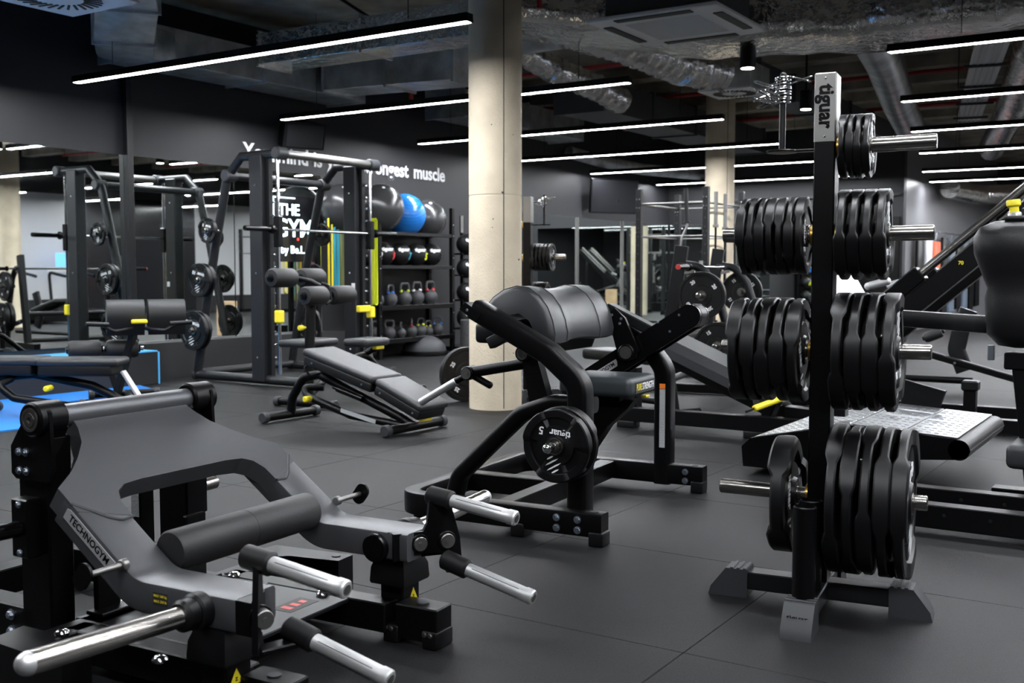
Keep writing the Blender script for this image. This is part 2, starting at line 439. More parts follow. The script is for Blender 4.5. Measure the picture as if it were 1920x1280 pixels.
def downlight(x, y, z, label):
    t = thing('downlight', label, 'lamp', (x, y, z), 0, 'black ceiling spotlights')
    b = MB(); b.lathe([(.055, .0), (.07, .0), (.07, .2), (.055, .21)], n=24); b.cyl((0, 0, .2), (0, 0, CEIL - z - .002), .012, 8); b.build('can', 'powder', t)
    b = MB(); b.cyl((0, 0, -.004), (0, 0, .0005), .056, 24); b.build('lens', 'downlight', t)
downlight(9.12, 3.45, 2.9, 'black can spotlight below the silver duct, beside the clip pole')
downlight(11.76, 3.77, 2.9, 'smaller black can spotlight left of the plate tree top')
downlight(22.0, 2.9, 2.6, 'distant can spotlight over the corridor')

# air conditioning cassette
t = thing('ceiling_cassette', 'white square air conditioning cassette on the ceiling', 'air conditioner', (7.75, 3.5, 3.0))
b = MB(); b.box((0, 0, .25), (.84, .84, .44), .01); b.cyl((.4, .4, .4), (.4, .4, .899), .008, 8); b.cyl((-.4, -.4, .4), (-.4, -.4, .899), .008, 8); b.build('body', 'duct_dark', t)
b = MB(); b.box((0, 0, .015), (1.04, 1.06, .03), .012); b.build('panel', 'ac_white', t)
for k in range(4):
    b = MB(); b.at(rz=90 * k); b.box((0, .45, -.002), (.62, .075, .012), .003); b.build('louvre', 'grille', t)
b = MB()
for k in range(26): b.box((-.3 + k * .024, 0, -.003), (.008, .6, .006), 0)
b.build('intake_grille', 'ac_white', t)

# swirl diffusers with plenum boxes
def diffuser(x, y, z, s, label):
    t = thing('swirl_diffuser', label, 'air vent', (x, y, z))
    b = MB(); b.box((0, 0, .01), (s, s, .02), .004); b.build('face_plate', 'ac_white', t)
    b = MB(); b.box((0, 0, .15), (s * .96, s * .96, .28), .004); b.build('plenum_box', 'galvanised', t)
    me = MB().box((0, 0, 0), (s * .17, .018, .008), 0).mesh('slot')
    for k in range(28):
        a = 2 * math.pi * k / 28; link('slot', me, 'grille', t, loc=(s * .3 * math.cos(a), s * .3 * math.sin(a), -.002), rot=(0, 0, a + .35))
diffuser(4.85, 7.1, 3.1, .8, 'square swirl air vent in the top left corner')
diffuser(11.5, 4.5, 3.1, .62, 'square swirl air vent behind the plate tree clip pole')

# ducts
def foil_duct(name, pts, w, h, label, m='foil', seed=1, wob=.05):
    rr = random.Random(seed); P = []
    for i in range(len(pts) - 1):
        a, c = V(pts[i]), V(pts[i + 1]); n = max(2, int((c - a).length / .14))
        for k in range(n): P.append(a.lerp(c, k / n) + V((rr.uniform(-wob, wob), rr.uniform(-wob, wob), rr.uniform(-wob, wob))) * .35)
    P.append(V(pts[-1]))
    b = MB(); vs = []; sec = rrect(w, h, min(w, h) * .22, 4); n = len(sec); side = None
    for i, p in enumerate(P):
        t = (P[min(i + 1, len(P) - 1)] - P[max(i - 1, 0)]).normalized(); a = t.cross(V((0, 0, 1))).normalized(); u = a.cross(t)
        for (x, y) in sec:
            k = 1 + rr.uniform(-wob, wob); vs.append(p + a * x * k + u * y * k)
    fs = [(i * n + j, i * n + (j + 1) % n, (i + 1) * n + (j + 1) % n, (i + 1) * n + j) for i in range(len(P) - 1) for j in range(n)]
    fs += [tuple(range(n))[::-1], tuple((len(P) - 1) * n + j for j in range(n))]
    b.add(vs, fs); o = b.build(name, m, sharp=50); return tag(o, label, 'duct')
foil_duct('insulated_duct', [(7.95, 5.5, 3.56), (8.45, 4.9, 3.5), (9.05, 3.75, 3.34), (9.35, 2.4, 3.32), (9.3, .3, 3.3), (9.0, -3, 3.3)], .95, .55, 'big foil-wrapped air duct behind the ceiling cassette', seed=3, wob=.035)
def ribbed(name, pts, r, label, m='galvanised', step=.05, amp=.02, rings=True):
    b = MB(); P = b.fillet(pts, .6, 8); Q = []
    for i in range(len(P) - 1):
        n = max(1, int((P[i + 1] - P[i]).length / step))
        for k in range(n): Q.append(P[i].lerp(P[i + 1], k / n))
    Q.append(P[-1]); rr = random.Random(len(label)); n = 24; vs = []; prev = None
    for i, p in enumerate(Q):
        t = (Q[min(i + 1, len(Q) - 1)] - Q[max(i - 1, 0)]).normalized()
        a = t.cross(V((0, 0, 1))).normalized() if prev is None else (prev - t * prev.dot(t)).normalized(); prev = a; u = a.cross(t)
        k = r * (1 + amp * (1 if i % 2 else -1))
        for j in range(n):
            an = 2 * math.pi * j / n; kk = k * (1 + (rr.uniform(-.04, .04) if amp > .03 else 0)); vs.append(p + a * kk * math.cos(an) + u * kk * math.sin(an))
    fs = [(i * n + j, i * n + (j + 1) % n, (i + 1) * n + (j + 1) % n, (i + 1) * n + j) for i in range(len(Q) - 1) for j in range(n)]
    fs += [tuple(range(n))[::-1], tuple((len(Q) - 1) * n + j for j in range(n))]
    b.add(vs, fs); return tag(b.build(name, m, sharp=30), label, 'duct')
ribbed('flexible_duct', [(8.9, 5.2, 3.45), (9.7, 5.0, 3.42), (10.6, 4.75, 3.3), (11.45, 4.5, 3.3)], .2, 'crinkled silver flexible hose running right from the column to the vent', 'foil', .06, .06)
ribbed('flexible_duct', [(9.45, 6.2, 3.5), (10.0, 6.0, 3.3), (10.6, 5.75, 3.15), (10.95, 5.6, 3.02)], .14, 'short drooping silver hose right of the column, between two lamps', 'foil', .05, .06)
ribbed('spiral_duct', [(9.3, 2.7, 3.62), (12.4, 3.1, 3.45), (14.6, 3.45, 3.3), (16.1, 3.65, 3.2)], .2, 'ribbed silver spiral duct right of the plate tree top', 'galvanised', .06, .025)
ribbed('round_duct', [(9.3, 4.9, 3.55), (9.4, 6.0, 3.55), (9.9, 8.0, 3.6), (10.0, 9.1, 3.6)], .21, 'dark round duct crossing behind the column', 'galvanised', .2, .006)
ribbed('round_duct', [(11.2, 1.2, 3.6), (12.6, 1.6, 3.5), (17.1, 2.5, 3.35), (20.2, 3.2, 3.25)], .21, 'silver round duct at the right edge under the slab', 'foil', .12, .02)
ribbed('round_duct', [(15.6, 9.0, 3.1), (16.4, 8.8, 3.0), (17.6, 8.6, 2.95), (19.8, 8.0, 2.95)], .1, 'thin silver pipe with an elbow over the far mirror', 'galvanised', .2, .004)
ribbed('round_duct', [(22.5, 4.3, 2.75), (24, 4.0, 2.7), (25, 2.5, 2.75), (25.5, 0, 2.75)], .2, 'silver duct bending across the corridor ceiling', 'foil', .1, .02)
def rect_duct(name, p, q, w, h, label, m='galvanised', flange=1.2):
    t = thing(name, label, 'duct', p); d = V(q) - V(p)
    b = MB(); b.beam((0, 0, 0), d, w, h, .004); b.build('casing', m, t)
    n = max(2, int(d.length / flange)); tt = d.normalized()
    for k in range(n + 1):
        b = MB(); c = d * (k / n); b.beam(c - tt * .015, c + tt * .015, w + .05, h + .05, .002); b.build('flange', m, t)
    return t
rect_duct('rectangular_duct', (6.6, 8.75, 3.3), (9.8, 8.75, 3.3), .55, .34, 'grey sheet-metal duct along the black wall below the slab')
rect_duct('rectangular_duct', (7.8, 7.9, 3.3), (7.85, 5.3, 3.3), .42, .3, 'foil-clad flat duct running from the wall to the column', 'foil', 3)
rect_duct('rectangular_duct', (9.3, 8.4, 3.35), (9.3, 6.6, 3.3), .5, .4, 'dark sheet-metal duct box behind the first lamp', 'galvanised', .9)
rect_duct('rectangular_duct', (11.6, 8.6, 3.35), (14.8, 8.6, 3.35), .6, .35, 'grey duct over the lettering wall, right of the column')
rect_duct('rectangular_duct', (12.3, 6.95, 3.4), (18.3, 6.95, 3.4), .7, .4, 'long dark duct between the two columns', 'duct_dark')
rect_duct('rectangular_duct', (12.0, 4.6, 3.4), (19.5, 4.6, 3.4), .4, .3, 'long dark duct behind the plate tree', 'duct_dark')
t = thing('bent_duct', 'sheet-metal duct elbow dropping from the top left vent', 'duct', (5.5, 7.2, 3.25))
b = MB(); b.sweep([(-.2, -.2, .2), (.25, .3, .15), (.6, .8, .0), (.95, 1.25, -.02), (1.4, 1.45, .03)], rrect(.5, .3, .02, 2), None, .3, 6); b.build('casing', 'galvanised', t)
for p in ((.25, .3, .15), (.6, .8, 0)):
    b = MB(); b.beam(V(p) - V((.01, .012, 0)), V(p) + V((.01, .012, 0)), .54, .34, .002); b.build('flange', 'galvanised', t)
# cable tray
t = thing('cable_tray', 'white slotted cable tray hanging at the upper right', 'cable tray', (13.2, 2.2, 3.35), 12)
b = MB(); b.box((0, 0, 0), (8, .3, .012), 0); b.box((0, .15, .03), (8, .012, .06), 0); b.box((0, -.15, .03), (8, .012, .06), 0); b.build('tray', 'ac_white', t)
for y in (-.09, -.03, .03, .09):
    b = MB(); b.box((0, y, -.012), (8, .022, .016), .003); b.build('cable', 'wall_light', t)
for k in range(6):
    b = MB(); b.box((-3.5 + k * 1.4, 0, -.03), (.04, .46, .03), .003); b.build('hanger_bar', 'cap_grey', t)
# sprinkler pipes and red drops
def pipe(p, q, r, m, label, name='sprinkler_pipe', cat='pipe'):
    b = MB(); b.cyl(p, q, r, 12); return tag(b.build(name, m), label, cat)
pipe((9.4, 8.9, 3.72), (9.4, -3, 3.72), .03, 'pipe_red', 'red sprinkler pipe crossing the ceiling behind the first lamp')
pipe((12.0, 8.9, 3.68), (12.0, -3, 3.68), .03, 'pipe_red', 'red sprinkler pipe over the vent behind the plate tree')
pipe((14.6, 8.9, 3.68), (14.6, -3, 3.68), .03, 'pipe_red', 'farther red sprinkler pipe above the fourth lamp')
pipe((17.4, 8.9, 3.66), (17.4, -3, 3.66), .03, 'pipe_red', 'farthest red sprinkler pipe near the back wall')
pipe((9.55, 7.55, 2.95), (9.55, 7.55, 3.85), .025, 'pipe_red', 'short red vertical pipe beside the duct box, left of the column')
pipe((7.0, 4.3, 3.1), (7.0, 4.3, 3.85), .02, 'pipe_red', 'short red vertical pipe beside the ceiling cassette')
pipe((5.2, 8.9, 3.8), (9.2, 4.9, 3.8), .018, 'powder', 'thin black conduit crossing the slab at the upper left', 'conduit')
pipe((4.6, 6.0, 3.8), (9.0, 7.6, 3.8), .018, 'powder', 'second thin black conduit under the slab', 'conduit')
# concrete joists under the slab toward the back
for k in range(9):
    structb('trim_8', (9.9 + k * 1.2, 2.3, CEIL - .08), (.28, 13.6, .16), 'slab')

# lettering on the wall: each word one object
xs = 0
words = [('Your', 8.84), ('mind', 9.36), ('is', 9.78), ('your', 10.19), ('strongest', 11.06), ('muscle', 12.03)]
for wd, x in words:
    o = text(wd, .26, 'white_letter', None, (x, 9.195, 2.475), (1, 0, 0), (0, 0, 1), .004, .02, 'wall_lettering')
    tag(o, {'Your': 'capitalised first white word of the slogan on the black wall'}.get(wd, 'white painted word "%s" of the slogan on the black wall' % wd), 'lettering', 'wall slogan')
# ================================================================ DEADLIFT LEVER MACHINE (foreground left)
def badge(parent, loc, xd, yd, size=.05, body='TECHNOGYM'):
    m = MB(); x = V(xd).normalized(); y = V(yd).normalized(); n = x.cross(y); L = size * 3.0
    p = V(loc); f = lambda u, v: p + x * u + y * v
    m.prism([(-L, -size * .5), (L * .9, -size * .5), (L, size * .1), (L, size * .5), (-L * .9, size * .5), (-L, size * .35)], f, lambda u, v: f(u, v) + n * .002)
    bd = m.build('name_badge', 'badge', parent, label='grey maker badge')
    text(body, size * .8, 'powder', bd, p + n * .0022, x, y, .0004, .02, sx=.98)
def warn_triangle(parent, loc, xd, yd, s=.022):
    m = MB(); x = V(xd).normalized(); y = V(yd).normalized(); n = x.cross(y); p = V(loc); f = lambda u, v: p + x * u + y * v
    m.prism([(-s, -s * .8), (s, -s * .8), (0, s)], f, lambda u, v: f(u, v) + n * .0012)
    o = m.build('warning_sticker', 'yellow', parent, label='yellow warning triangle')
    text('z', s * .9, 'powder', o, p + n * .0016 - y * s * .2, x, y, .0002, .02, sx=1)

T = thing('deadlift_machine', 'black plate-loaded lever machine with four silver grips in the left foreground', 'gym machine', (2.172, 1.899), 4)
SL, C0 = .72, .056
def zt(y): return C0 + SL * y
nrm = V((0, -SL, 1)).normalized()
# lever: plate with U cut-out, bent arms
lev = MB()
half = [(.215, .885), (.225, .845), (.25, .80), (.30, .755), (.355, .715), (.43, .675), (.43, .60), (.288, .555), (.287, .60), (.268, .632), (.235, .648), (.17, .653)]
poly = half + [(-x, y) for x, y in half[::-1]]
top = lambda x, y: V((x, y, zt(y) + .001)); bot = lambda x, y: V((x, y, zt(y))) - nrm * .062
lev.prism(poly, bot, top)
lever = lev.build('lever_plate', 'satin_grey', T, sharp=25, label='satin dark steel plate with a wide U cut-out')
for s in (-1, 1):
    a = MB(); a.bar([(s * .36, .67, .0036 + SL * .67), (s * .36, .4026, .2935), (s * .36, .05, .2935)], .142, .085, (1, 0, 0), .14, .01, 8, 2)
    arm = a.build('lever_arm', 'satin_grey', T)
    w = MB(); w.tube([top(s * .43, .625), top(s * .40, .60), top(s * .36, .565), top(s * .33, .548), top(s * .288, .552)], .0045, .03, 8)
    w.build('weld_bead', 'cap_grey', arm)
    # bevelled end with bracket
    e = V((s * .81, -.58, 0)); nn = V((-s * .58, -.81, 0)); bp = V((s * .42, .0, 0))
    f0 = lambda u, z: bp + e * u + V((0, 0, z)); f1 = lambda u, z: bp + e * u + nn * .014 + V((0, 0, z))
    k = MB(); k.prism([(-.17, .252), (-.17, .335), (-.075, .335), (-.062, .36), (-.055, .425), (.012, .425), (.045, .305), (.052, .225), (.03, .215), (-.012, .262), (-.08, .27)], f0, f1)
    k.prism([(.38, .05), (.43, .05), (.43, .0), (.30, .1), (.29, .12)] if s > 0 else [(-.38, .05), (-.43, .05), (-.43, .0), (-.30, .1), (-.29, .12)], lambda x, y: V((x, y, .252)), lambda x, y: V((x, y, .335)))
    k.beam((s * .425, -.02, .222), (s * .35, -.078, .232), .05, .014)
    br = k.build('grip_bracket', 'powder', T)
    for d, r in ((0, .023), (-.088, .022)):
        if s < 0 and d: continue
        c = bp + e * d + nn * .014 + V((0, 0, .3)); ax = nn if s > 0 else V((-.45, -.89, 0))
        h = MB(); h.cyl(c, c + ax * .006, r + .007, 24, ch=.002); h.build('washer', 'powder', br)
        h = MB(); h.cyl(c, c + ax * (.014 if s > 0 else .034), r, 28, ch=.002); h.cyl(c + ax * .013, c + ax * (.0165 if s > 0 else .036), r * .3, 12); h.build('end_bolt', 'brushed', br, label='round brushed bolt head')
    # grips
    for (xo, y0, z0, y1, z1, y2, z2) in ((.40, .045, .437, -.03, .428, -.262, .398), (.35, -.04, .262, -.115, .242, -.345, .188)):
        p0, p1, p2 = V((s * xo, y0, z0)), V((s * xo, y1, z1)), V((s * xo, y2, z2)); d = (p2 - p1).normalized()
        g = MB(); g.cyl(p0, p1 + d * .012, .0295, 28, ch=.006); col = g.build('grip_collar', 'soft_black', T)
        g = MB(); g.lathe([(.0215, 0), (.0215, .004), (.0205, .008), (.0205, (p2 - p1).length - .03), (.0225, (p2 - p1).length - .026), (.0225, (p2 - p1).length - .004), (.019, (p2 - p1).length)], p1, d, 28)
        gr = g.build('grip', 'alu', T, label='ribbed silver hand grip')
        g = MB(); g.lathe([(.0125, 0), (.0125, .0012), (.009, .0012), (.007, .0014)], p2, d, 18); g.build('grip_plug', 'brushed', gr)
        for q in range(4):
            aa = R(45 + 90 * q); u = V((1, 0, 0)); vv = d.cross(u); off = (u * math.cos(aa) + vv * math.sin(aa)) * .0203
            g = MB(); g.beam(p1 + d * .03 + off, p2 - d * .045 + off, .003, .0012, 0); g.build('grip_groove', 'cap_grey', gr)
    g = MB(); g.cyl((s * .295, .16, .285), (s * .27, .16, .285), .044, 30, ch=.004); g.cyl((s * .27, .16, .285), (s * .268, .16, .285), .034, 30); g.build('sleeve_boss', 'gloss_black', T)
    # weight sleeve
    sy, sz = .16, .296
    g = MB(); g.cyl((s * .425, sy, sz), (s * .465, sy, sz), .046, 28, ch=.006); g.cyl((s * .46, sy, sz), (s * .505, sy - .001, sz + .002), .039, 28, ch=.008); g.build('sleeve_collar', 'rubber', T)
    g = MB(); g.cyl((s * .49, sy - .001, sz + .001), (s * .915, sy - .008, sz + .026), .0255, 32, ch=.001); sl = g.build('weight_sleeve', 'polished', T, label='polished steel loading sleeve')
    d = V((s * .425, -.007, .025)).normalized(); tp = V((s * .915, sy - .008, sz + .026))
    g = MB(); g.lathe([(.0255, 0)] + [(.0255 * math.cos(R(a)), .03 * math.sin(R(a))) for a in range(8, 80, 9)] + [(.004, .0295)], tp, d, 28); g.build('sleeve_tip', 'alu', sl)
    # stop rod
    g = MB(); g.cyl((s * .43, .425, .372), (s * .56, .425, .372), .008, 14); g.cyl((s * .425, .425, .372), (s * .445, .425, .372), .015, 18, ch=.003); rod = g.build('stop_rod', 'brushed', T)
    g = MB(); g.sweep([(s * .556, .425, .372), (s * .564, .425, .372)], rrect(.05, .075, .024, 5), (0, .8, .6)); g.build('stop_plate', 'powder', T)
    # pivot
    g = MB(); g.cyl((s * .245, .9, .70), (s * .342, .9, .70), .05, 36, ch=.006); cap = g.build('pivot_cap', 'powder', T)
    g = MB(); g.lathe([(.034, 0), (.034, .003), (.026, .003), (.026, .002), (.02, .002), (.02, .004), (.009, .004), (.009, .001)], (s * .342, .9, .70), (s, 0, 0), 36); g.build('pivot_disc', 'brushed', cap, label='engraved round pivot cover')
    # upright and gusset
    g = MB(); g.box((s * .262, .945, .345), (.085, .13, .60), .006); g.beam((s * .262, .945, .62), (s * .262, .9, .70), .06, .09, .01); up = g.build('upright', 'powder', T)
    g = MB(); f0 = lambda y, z: V((s * .306, y, z)); f1 = lambda y, z: V((s * .318, y, z))
    g.prism([(1.02, .615), (1.02, .535), (1.0, .52), (.86, .52), (.84, .56), (.85, .72), (.88, .745), (.93, .735)], f0, f1); gs = g.build('gusset_plate', 'powder', T)
    bolts([(s * .318, .985, .60), (s * .318, .955, .60), (s * .318, .985, .545), (s * .318, .955, .545)], (s, 0, 0), .010, .008, gs)
    g = MB(); g.box((s * .325, .95, .385), (.05, .07, .17), .004); blk = g.build('peg_block', 'powder', T); bolts([(s * .35, .95, .455), (s * .35, .95, .315)], (s, 0, 0), .009, .006, blk)
    g = MB(); g.cyl((s * .35, .95, .385), (-.85 if s < 0 else .42, .95, .40 if s < 0 else .387), .0235, 28, ch=.003); g.build('storage_peg', 'gloss_black' if s < 0 else 'steel', T)
    # base: rear rail, side rails, front rail, post, cushion, foot
    g = MB(); g.box((s * .262, 1.27, .08), (.085, .62, .11), .004); rr_ = g.build('rear_rail', 'powder', T); bolts([(s * .305, 1.06, .105), (s * .305, 1.06, .055)], (s, 0, 0), .013, .012, rr_)
    g = MB(); g.prism([(s * .44, .82), (s * .56, .80), (s * .585, .48), (s * .50, .475), (s * .47, .66), (s * .44, .70)], lambda x, y: V((x, y, .03)), lambda x, y: V((x, y, .15))); g.box((s * .54, .53, .015), (.07, .07, .03), .004)
    sr = g.build('side_leg', 'powder', T); h = MB(); h.cyl((s * .545, .52, .15), (s * .545, .52, .153), .016, 20); h.build('leg_plug', 'cap_grey', sr)
    g = MB(); g.box((s * .305, .45, .075), (.07, .66, .09), .004); g.build('deck_rail', 'powder', T)
    g = MB(); g.box((s * .375, .137, .1), (.092, .085, .17), .005); g.beam((s * .30, .16, .075), (s * .38, .14, .075), .08, .09); post = g.build('front_post', 'powder', T)
    warn_triangle(post, (s * .385, .0942, .125), (1, 0, 0), (0, 0, 1))
    g = MB(); g.add([V((s * .375 + a_ * w_, .137 + b_ * w_ * .93, z_)) for w_, z_ in ((.066, .165), (.069, .172), (.066, .215), (.052, .2505)) for a_, b_ in ((-1, -1), (1, -1), (1, 1), (-1, 1))], [(0, 1, 2, 3), (12, 13, 14, 15)] + [(k * 4 + i, k * 4 + (i + 1) % 4, k * 4 + 4 + (i + 1) % 4, k * 4 + 4 + i) for k in range(3) for i in range(4)]); g.build('bumper_cushion', 'rubber', T, label='black rubber rest cushion')
    g = MB(); g.box((s * .33, .02, .07), (.085, .15, .105), .004); ft = g.build('front_foot', 'powder', T)
    h = MB(); h.cyl((s * .33, .02, .1225), (s * .33, .02, .126), .018, 20); h.build('foot_plug', 'cap_grey', ft)
    for q, yy in ((0, .0), (1, .13)):
        h = MB(); h.rbox((s * .33 - .02 * 0, -.03 + .14 * q, .028), (.095, .055, .056), .008, 2); h.build('rubber_boot', 'rubber', ft)
        bolts([(s * .33 - .048, -.035 + .14 * q + 0, .045), (s * .33 - .048, -.015 + .14 * q, .045)], (-1, 0, 0), .007, .004, ft, 'brushed')
    # short inner bracket
    g = MB(); g.box((s * .175, .80, .235), (.085, .02, .21), .004); g.box((s * .175, .78, .13), (.13, .07, .012), .003); g.build('stop_bracket', 'powder', T)
# pivot tube, roller, deck
g = MB(); g.cyl((-.25, .9, .70), (.25, .9, .70), .033, 36); g.build('pivot_tube', 'satin_grey', T, label='satin pivot tube along the top edge')
g = MB(); g.lathe([(.02, -.288), (.052, -.284), (.0575, -.276), (.0575, -.002), (.056, 0), (.0575, .002), (.0575, .276), (.052, .284), (.02, .288)], (0, .42, .37), (1, 0, 0), 40); g.build('leg_roller', 'foam', T, label='smooth black padded roller between the arms')
g = MB(); g.box((0, .54, .113), (.53, .58, .014), .003); dk = g.build('foot_deck', 'powder_grey', T, label='flat dark standing deck')
g = MB(); g.box((0, .77, .075), (1.06, .09, .09), .004); g.build('cross_rail', 'powder', T); g = MB(); g.box((0, 1.5, .075), (.62, .09, .09), .004); g.build('cross_rail', 'powder', T)
text('DEADLIFT', .022, 'white_letter', dk, (-.17, .33, .1204), (1, 0, 0), (0, 1, 0), .0003)
g = MB(); g.box((-.17, .30, .1204), (.07, .02, .001), 0); g.build('deck_print', 'sticker_grey', dk)
g = MB(); g.box((.135, .35, .1204), (.13, .075, .001), 0); lab = g.build('deck_label', 'grille', dk, label='dark instruction label with red print')
for q in range(3):
    g = MB(); g.box((.10 + q * .035, .352, .1212), (.02, .04 - .008 * q, .0006), 0); g.build('print_mark', 'red', lab)
for (x, y) in ((-.11, .80), (-.38, .74), (-.395, .346), (.27, .724), (.254, .342), (.11, .80), (-.2, .30)):
    g = MB(); g.lathe([(.020, 0), (.021, .006), (.017, .012), (.012, .016), (.005, .017)], (x, y, .1205), (0, 0, 1), 14); g.build('levelling_knob', 'chrome', T)
g = MB(); g.box((.10, .95, .30), (.06, .04, .42), .004); pp = g.build('cable_post', 'powder', T)
g = MB(); g.box((.068, .95, .40), (.001, .034, .13), 0); g.build('caution_sticker', 'sticker_grey', pp)
g = MB(); g.box((.0675, .95, .475), (.0012, .034, .02), 0); g.build('caution_stripe', 'orange', pp)
badge(T, (-.4318, .555, .42), (0, -.811, -.584), (0, -.584, .811), .036)
m = MB(); m.box((-.4315, .30, .30), (.001, .05, .032), 0); k = m.build('load_label', 'grille', T)
text('MAX 160 kg', .009, 'yellow', k, (-.4322, .30, .307), (0, -1, 0), (0, 0, 1), .0002)
text('MAX 350 lb', .009, 'yellow', k, (-.4322, .30, .293), (0, -1, 0), (0, 0, 1), .0002)
# ================================================================ WEIGHT PLATES
PLATE = {}
def plate_meshes(Rr, T, n=90):
    """tri-grip rubber plate, axis = local x, outer face at +x"""
    key = (round(Rr, 3), round(T, 4))
    if key in PLATE: return PLATE[key]
    b = MB(); vs = []; fs = []
    # radial stations: bore, hub, web start, web end, rim inner, rim edge, rim outer
    def sector(a):          # 1 in the three grip sectors
        d = abs(math.degrees(a) % 120 - 60); return max(0., min(1., (34 - d) / 5))
    rows = []
    for i in range(n):
        a = 2 * math.pi * i / n; g = sector(a); h = T / 2
        rim = h * (1 - .42 * g); ro = Rr * (1 - .012 * g)
        st = [(.027, h * .9), (Rr * .26, h * .9), (Rr * .29, h * .55), (Rr * .53, h * .55), (Rr * .56, h * (.55 - .45 * g)), (Rr * .75, h * (.55 - .45 * g)), (Rr * .78, rim * .98), (Rr * .80, rim), (ro - T * .09, rim), (ro, rim - T * .10)]
        rows.append([(r, x) for r, x in st] + [(r, -x) for r, x in st[::-1]])
    m = len(rows[0])
    for i in range(n):
        a = 2 * math.pi * i / n
        for r, x in rows[i]: vs.append((x, r * math.sin(a), r * math.cos(a)))
    for i in range(n):
        j = (i + 1) % n
        for k in range(m):
            k2 = (k + 1) % m; fs.append((i * m + k, i * m + k2, j * m + k2, j * m + k))
    b.add(vs, fs); body = b.mesh('plate_body', 28)
    h = MB(); h.lathe([(.0255, -T * .46), (.034, -T * .46), (.036, -T * .44), (.036, T * .44), (.034, T * .47), (.0255, T * .47)], (0, 0, 0), (1, 0, 0), 32, True); ring = h.mesh('hub_ring')
    PLATE[key] = (body, ring); return PLATE[key]
def weight_plate(loc, yaw, Rr, T, label, face=0, kg='15', rot=0, group='tri-grip plates on the plate tree', detail=True):
    """face +1/-1: print on that x side"""
    t = thing('weight_plate', label, 'weight plate', loc, yaw, group)
    body, ring = plate_meshes(Rr, T)
    o = link('rubber_body', body, 'rubber', t, rot=(R(rot), 0, 0))
    if detail: link('hub_ring', ring, 'steel', t)
    if face:
        xx = face * (T * .5 * .56 + .0006); s = face
        q = Quaternion((1, 0, 0), R(rot))
        def pt(y, z, x=xx): return q @ V((x, y, z))
        xd = q @ V((0, s, 0)); yd = q @ V((0, 0, 1))
        text('tiguar', Rr * .27, 'white_letter', t, pt(-s * Rr * .10, -Rr * .355), xd, yd, .0006, .02, 'maker_lettering')
        text(kg, Rr * .30, 'white_letter', t, pt(s * Rr * .47, -Rr * .36), xd, yd, .0006, .02, 'weight_number')
        c = MB()
        for k, (y, z, L) in enumerate(((.12, .34, .22), (.06, .45, .42), (-.02, .565, .46), (-.07, .68, .26))):
            P = [V((xx, s * (y * Rr + L * Rr * .5 * u - .5736 * w_ * Rr), z * Rr + L * Rr * .5 * u * .7 + .8192 * w_ * Rr)) for u, w_ in ((-.85, 0), (-.45, .02), (.35, .024), (.9, .008), (.6, -.018), (-.2, -.024))]
            n = len(P); off = V((s * .0008, 0, 0)); c.add([q @ p for p in P] + [q @ (p + off) for p in P], [tuple(range(n)), tuple(range(n, 2 * n))] + [(i, (i + 1) % n, n + (i + 1) % n, n + i) for i in range(n)])
        c.build('claw_marks', 'white_letter', t)
    return t
ORD = ['first', 'second', 'third', 'fourth', 'fifth', 'sixth', 'seventh', 'eighth']

